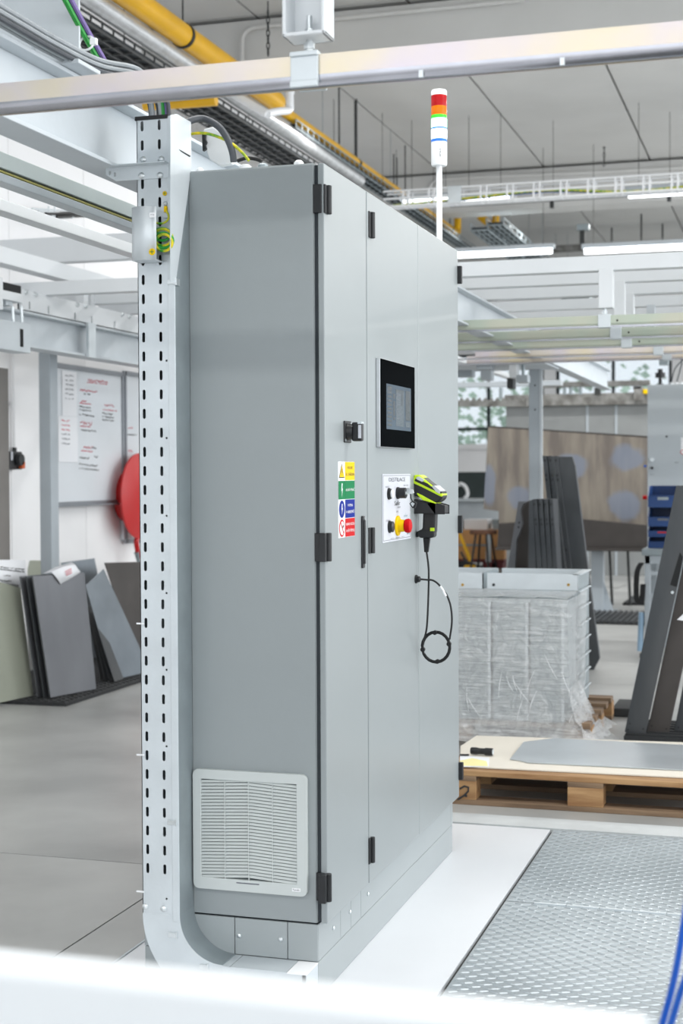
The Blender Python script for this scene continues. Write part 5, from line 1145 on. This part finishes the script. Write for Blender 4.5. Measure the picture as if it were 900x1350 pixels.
cs = MB().prism([G(607, 1011.5, .146), G(900, 1026, .146), G(960, 1030, .146), G(960, 982, .146), G(628, 971, .146), G(607, 985, .146)], (0, 0, .005)).build('card_sheet', m_card, None); tl(cs, 'pale card sheet covering the pallet deck', 'card')
ss = MB().prism([G(a, b, .153) for a, b in ((672, 1001.5), (684, 1003), (695, 1006), (960, 1019), (960, 986), (730, 974), (690, 979))], (0, 0, .004)).build('flat_steel_sheet', mat('film_covered_steel', (200, 207, 212), .28, .5, .05, 3), None, .001); tl(ss, 'flat bright steel sheet lying on the card', 'sheet')
fl = thing('flashlight', 'small black ribbed flashlight lying on the card sheet', 'flashlight', G(635, 993, .152))
a_, b_ = G(620.5, 994.5, .153), G(649.5, 996.5, .153); a_.z = b_.z = .153+.017; d_ = (b_-a_)
MB().lathe(a_, d_, [(0, .013), (.004, .0155), (.03, .0155), (.033, .0135), (d_.length*.62, .0135), (d_.length*.66, .0165), (d_.length*.96, .0165), (d_.length, .015)], 18).build('barrel', m_black, fl, smooth=True)
MB().lathe(a_+d_, d_, [(-.001, .012), (.001, .012)], 16).build('lens', m_galv, fl)
yp_ = thing('warning_leaflet', 'white leaflet with yellow triangle print beside the flashlight', 'paper', G(620, 1004, .152))
MB().prism([G(a, b, .1515) for a, b in ((606, 1011), (644, 1011), (645, 999), (606, 996))], (0, 0, .0008)).build('sheet', m_paper, yp_); MB().prism([G(a, b, .1526) for a, b in ((606, 1009.5), (643, 1010), (641, 1003.5), (622, 999.5), (606, 1003))], (0, 0, .0004)).build('print', mat('pale_yellow_print', (244, 236, 170), .7), yp_)
MB().tube([G(606, 995.2, .158), G(618, 995.2, .158)], .004, 6).build('pen', m_rubber, yp_)

# ------------------------------------------------------------------ right: shrink-wrapped stack
SX = 3.72
p2 = thing('loaded_pallet', 'wooden pallet under the shrink-wrapped steel boxes', 'pallet', (SX+.5, .9, 0))
yR = XP(745, 870, SX).y; yL = yR+1.3
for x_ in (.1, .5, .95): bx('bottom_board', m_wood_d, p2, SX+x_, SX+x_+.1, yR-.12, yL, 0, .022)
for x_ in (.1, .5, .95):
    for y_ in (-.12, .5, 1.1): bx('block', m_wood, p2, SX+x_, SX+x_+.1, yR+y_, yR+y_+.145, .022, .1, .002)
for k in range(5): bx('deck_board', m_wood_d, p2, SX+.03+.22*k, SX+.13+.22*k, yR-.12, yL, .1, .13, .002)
zt_ = XP(700, 792, SX).z
GB = 'galvanised boxes under film'
ycuts = [yR, XP(697.5, 870, SX).y, XP(648, 870, SX).y, XP(648, 870, SX).y+.24, yL]
for i in range(4):
    t = thing('steel_box', ('rightmost', 'second', 'third', 'leftmost')[i]+' upright galvanised box under the shrink film, counted from right', 'box', (SX+.2, (ycuts[i]+ycuts[i+1])/2, .13), GB)
    bx('shell', m_galv_d, t, SX, SX+.4, ycuts[i]+.004, ycuts[i+1]-.004, .13, zt_-.004, .006)
    bx('fold', m_galv, t, SX-.003, SX, ycuts[i]+.006, ycuts[i]+.02, .14, zt_-.01)
# unwrapped stacked channels behind
CXb = SX+.45; zc0 = .13; zc1 = XP(760, 757, CXb).z; nly = 8; hy = (zc1-zc0)/nly
yR2 = XP(762, 840, CXb).y; yE2 = XP(642, 770, CXb).y
for i in range(nly):
    t = thing('steel_channel', 'galvanised channel in the stack behind the film, layer %s from the floor' % ('one', 'two', 'three', 'four', 'five', 'six', 'seven', 'eight')[i], 'channel', (CXb+.2, yR2+.5, zc0+hy*i), 'stacked galvanised channels')
    z0 = zc0+hy*i
    for a_, b_ in ((CXb, CXb+.004), (CXb+.42, CXb+.424)): bx('flange', m_galv, t, a_, b_, yR2, yE2 if i == nly-1 else yR2+1.3, z0+.004, z0+hy)
    bx('web', m_galv_d, t, CXb, CXb+.424, yR2+.01, yE2 if i == nly-1 else yR2+1.3, z0, z0+.004); bx('end_plate', m_galv_d, t, CXb, CXb+.424, yR2, yR2+.006, z0+.006, z0+hy-.008, .002)
    bx('end_lip', m_galv, t, CXb, CXb+.424, yR2-.012, yR2+.03, z0+hy-.006, z0+hy, .001)
    if i == nly-1:
        for px in (650.5, 749):
            q_ = XP(px, 771, CXb-.001); MB().lathe((CXb, q_.y, q_.z), -X, [(0, .008), (.003, .008)], 10).build('hole_plug', m_dark if px < 700 else mat('brass', (190, 150, 70), .3, .8), t)
t = thing('steel_channel', 'short galvanised channel on the stack top beside the cabinet edge', 'channel', (CXb, yR2+.9, zc1-hy), 'stacked galvanised channels')
ya_ = XP(637, 765, CXb).y
bx('flange', m_galv, t, CXb, CXb+.004, ya_, ya_+.6, zc1-hy+.004, zc1); bx('end_plate', m_galv_d, t, CXb, CXb+.42, ya_, ya_+.006, zc1-hy+.004, zc1-.002); bx('flange', m_galv, t, CXb+.42, CXb+.424, ya_, ya_+.6, zc1-hy+.004, zc1)
q_ = XP(609.5, 771, CXb-.001); MB().lathe((CXb, q_.y, q_.z), -X, [(0, .008), (.003, .008)], 10).build('hole_plug', MATS['brass'], t)
# film
def film_mat():
    M = bpy.data.materials.new('shrink_film'); M.use_nodes = True; nt = M.node_tree; N = nt.nodes; L = nt.links; p = N['Principled BSDF']
    tc = N.new('ShaderNodeTexCoord'); mp = N.new('ShaderNodeMapping'); L.new(tc.outputs['Object'], mp.inputs[0]); mp.inputs['Scale'].default_value = (2, 2, 34)
    nz = N.new('ShaderNodeTexNoise'); nz.inputs['Scale'].default_value = 2.2; nz.inputs['Detail'].default_value = 6; nz.inputs['Distortion'].default_value = 1.4; L.new(mp.outputs[0], nz.inputs['Vector'])
    n2 = N.new('ShaderNodeTexNoise'); n2.inputs['Scale'].default_value = 11; n2.inputs['Detail'].default_value = 5; n2.inputs['Distortion'].default_value = 2; L.new(tc.outputs['Object'], n2.inputs['Vector'])
    mx = N.new('ShaderNodeMath'); mx.operation = 'MULTIPLY'; L.new(nz.outputs[0], mx.inputs[0]); L.new(n2.outputs[0], mx.inputs[1])
    cr = N.new('ShaderNodeMapRange'); cr.inputs[1].default_value = .16; cr.inputs[2].default_value = .42; cr.inputs[3].default_value = .30; cr.inputs[4].default_value = .62; L.new(mx.outputs[0], cr.inputs[0])
    L.new(cr.outputs[0], p.inputs['Alpha']); p.inputs['Base Color'].default_value = (.86, .88, .89, 1); p.inputs['Roughness'].default_value = .18
    bp = N.new('ShaderNodeBump'); bp.inputs['Strength'].default_value = .9; bp.inputs['Distance'].default_value = .03; L.new(mx.outputs[0], bp.inputs['Height']); L.new(bp.outputs[0], p.inputs['Normal']); return M
m_wrap = film_mat()
fm = thing('shrink_film', 'crumpled clear shrink film wrapped round the galvanised boxes', 'film', (SX, .6, .02))
P_ = []
rows_z = [.04, .08, .13, .2, .3, .42, .55, .68, zt_-.01, zt_+.012]
for j, z_ in enumerate(rows_z):
    row = []
    out = .012+(.16*(1-z_/.2)**2 if z_ < .2 else 0)
    path = [(SX-out, yL-(yL-yR+out)*k/24) for k in range(25)]+[(SX-out+(.62+out)*k/10, yR-out*1.5) for k in range(1, 11)]
    for k, (a, b) in enumerate(path):
        jt = (random.random()-.5)*(.035 if z_ < .25 else .012); row.append(V((a+jt*.6-.004, b+jt-.004, z_+jt*.4)))
    P_.append(row)
MB().grid(P_).build('wrap', m_wrap, fm, smooth=True, recalc=False)
MB().grid([[V((SX-.016+.5*i/6, yR-.01+(yL-yR)*k/12, zt_+.012+.012*random.random())) for k in range(13)] for i in range(7)]).build('wrap_top', m_wrap, fm, smooth=True, recalc=False)
for k in range(16):   # white threads paint the streak highlights on creases at the foot and corners
    y_ = yR-.05+random.random()*.75; z_ = .1+random.random()*.28; a = random.uniform(-.5, .9)
    ln = random.uniform(.05, .16); MB().tube([(SX-.03-.1*max(0, .2-z_), y_, z_), (SX-.026-.1*max(0, .2-z_), y_+ln*.5*a+.004, z_+ln*.5), (SX-.02, y_+ln*a, z_+ln)], [.0005, .0014, .0004], 5).build('crease_highlight', m_ptie, fm)
o = thing('loose_film', 'loose tail of shrink film spilling onto the floor right of the stack', 'film', (SX, yR-.2, 0))
MB().grid([[V((SX-.05+.55*i/8+(random.random()-.5)*.04, yR-.01-.26*k/7*(1-.35*abs(i-4)/4)+(random.random()-.5)*.02, max(.004, .30*(1-k/7)**1.8+(random.random()-.5)*.03))) for k in range(8)] for i in range(9)]).build('tail', m_wrap, o, smooth=True, recalc=False)

# ------------------------------------------------------------------ right: wire tray and luminaires
WX = 11.0
wt = thing('wire_tray', 'bright wire basket cable tray crossing below the ceiling at right', 'cable tray', (WX, 0, 4.2))
ztop, zbot = XP(700, 240.5, WX).z, XP(700, 261, WX).z; dpt = .16; y0_, y1_ = -4.5, XP(505, 258, WX).y
for x_, z_ in ((WX, ztop), (WX, (ztop+zbot)/2), (WX, zbot), (WX+dpt, ztop), (WX+dpt, zbot), (WX+dpt*.5, zbot)): MB().cyl((x_, y0_, z_), (x_, y1_, z_), .010, 6).build('long_wire', m_ptie, wt)
sp = abs(XP(700, 250, WX).y-XP(735.5, 250, WX).y); c0 = XP(637, 250, WX).y; b0_ = None; k = -24
while c0+sp*k < y1_:
    if c0+sp*k > y0_:
        for e_ in (-.03, .03):
            yy = c0+sp*k+e_
            if b0_ is None: b0_ = MB().tube([(WX, yy, ztop), (WX, yy, zbot), (WX+dpt, yy, zbot), (WX+dpt, yy, ztop)], .010, 6).build('cross_wire', m_ptie, wt); yb0 = yy
            else: copy_part(b0_, (0, yy-yb0, 0))
    k += 1
q_ = XP(598.5, 256, WX-.02); bx('coupling_plate', m_galv, wt, WX-.02, WX-.01, q_.y-.07, q_.y+.07, zbot-.005, ztop+.01, .003)
y_ = c0+4*sp
while y_ > c0: MB().cyl((WX+dpt/2, y_, zbot), (WX+dpt/2, y_, CZ), .0025, 5).build('hanger_rod', m_mesh, wt); y_ -= 1.9
for i, (M, off, nm, lb) in enumerate(((m_gy, .02, 'earth_wire', 'green and yellow earth wire lying in the wire tray at right'), (m_cabd, .06, 'tray_cable', 'dark cable lying in the wire tray at right'), (m_hose, .09, 'blue_tray_cable', 'blue cable lying in the wire tray at right'))):
    o = MB().tube(spline([(WX+off, y1_-.1-(y1_-y0_-.2)*k/9, zbot+.012+.03*(k % 3)) for k in range(10)], 4), .010, 6).build(nm, M, None, smooth=True); tl(o, lb, 'cable')
def luminaire(label, a0, a1, b, xx, h=.05, M=m_tube, pw=0):
    p0, p1 = XP(a0, b[0], xx), XP(a1, b[1], xx); t = thing('luminaire', label, 'light', (xx, (p0.y+p1.y)/2, p0.z), 'strip lights'); z_ = (p0.z+p1.z)/2
    bx('housing', m_white_d, t, xx-.03, xx+.07, p1.y-.03, p0.y+.03, z_+h*.4, z_+h*.4+.05, .004); MB().cyl((xx+.02, p1.y, z_), (xx+.02, p0.y, z_), h/2, 12).build('tube', M, t, smooth=True)
    for yy in (p1.y+.1, p0.y-.1): MB().cyl((xx+.02, yy, z_+.06), (xx+.02, yy, CZ if not any(abs(xx-b_-.2) < .25 for b_ in bmx) else CZ-.5), .003, 5).build('hanger_rod', m_mesh, t)
    return t
luminaire('lit strip light behind the cabinet corner above the portal frames', 560, 727, (336, 332.5), 13.2, .07)
luminaire('lit strip light at the right picture edge above the portal frames', 770, 990, (329.5, 322), 13.2, .07)
luminaire('lit strip light under the wire tray beside the signal tower', 530, 599, (267, 264.5), 11.45, .07)
luminaire('lit strip light under the wire tray right of the signal tower', 605, 672, (265.5, 262.5), 11.45, .07)
luminaire('lit strip light along the right part of the wire tray', 828, 990, (256.5, 247), 11.45, .07)
tk = thing('lighting_trunk', 'dark grey lighting trunking with mast above the far strip lights', 'trunking', XP(760, 325, 18.8))
p0, p1 = XP(560, 331, 18.8), XP(990, 308, 18.8); bx('trunk', m_dirty, tk, 18.8, 18.95, p1.y, p0.y, XP(760, 330, 18.8).z, XP(760, 322, 18.8).z, .005)
q_ = XP(767, 320, 14); bx('mast', m_mesh, tk, 14, 14.06, q_.y-.03, q_.y+.03, XP(767, 325, 14).z, XP(767, 297, 14).z); q2 = XP(768, 300, 14); bx('mast_head', m_galv_d, tk, 13.98, 14.08, q2.y-.07, q2.y+.07, q2.z-.03, q2.z+.04)
for px, py in ((685, 305), (806, 300), (845, 282), (873, 295)): q_ = XP(px, py, 15.6); MB().cyl((15.6, q_.y, XP(760, 321, 15.6).z), (15.6, q_.y, q_.z), .012, 5).build('hanger_rod', m_mesh, tk)
dt = thing('dark_tray', 'dark cable tray running behind the wire tray at right', 'cable tray', XP(750, 268, 11.9))
p0, p1 = XP(590, 274, 11.9), XP(990, 252, 11.9); bx('tray_bed', m_mesh, dt, 11.9, 12.03, p1.y, p0.y, XP(700, 264.5, 11.9).z, XP(700, 262, 11.9).z)
for px in (728, 882): q_ = XP(px, 262, 11.9); bx('tray_bracket', m_mesh, dt, 11.84, 11.9, q_.y-.02, q_.y+.02, XP(px, 275 if px < 800 else 266, 11.9).z, XP(px, 262 if px < 800 else 255, 11.9).z); MB().cyl((11.95, q_.y, q_.z), (11.95, q_.y, CZ), .003, 5).build('hanger_rod', m_mesh, dt)
# foliage outside the far window
hd = MB(); 
for k in range(6000):
    x_, y_, z_ = random.uniform(31, 33), random.uniform(-9, 14), random.uniform(.2, 4.2)*random.uniform(.5, 1); a = random.uniform(.05, .13); t_ = random.random()*6
    hd.add([(x_, y_-a, z_), (x_+a*math.cos(t_), y_, z_-a*.5), (x_, y_+a, z_+a*.3), (x_-a*math.cos(t_), y_, z_+a)], [(0, 1, 2, 3)])
o = hd.build('hedge_foliage', m_leaf, None, kind='stuff', recalc=False); tl(o, 'pale green foliage outside the far windows', 'foliage')
o = bx('outside_ground', m_kerb, None, 27.3, 60, -30, 30, -.12, -.02); tl(o, 'pale paved ground outside the far windows', 'ground'); o['kind'] = 'structure';
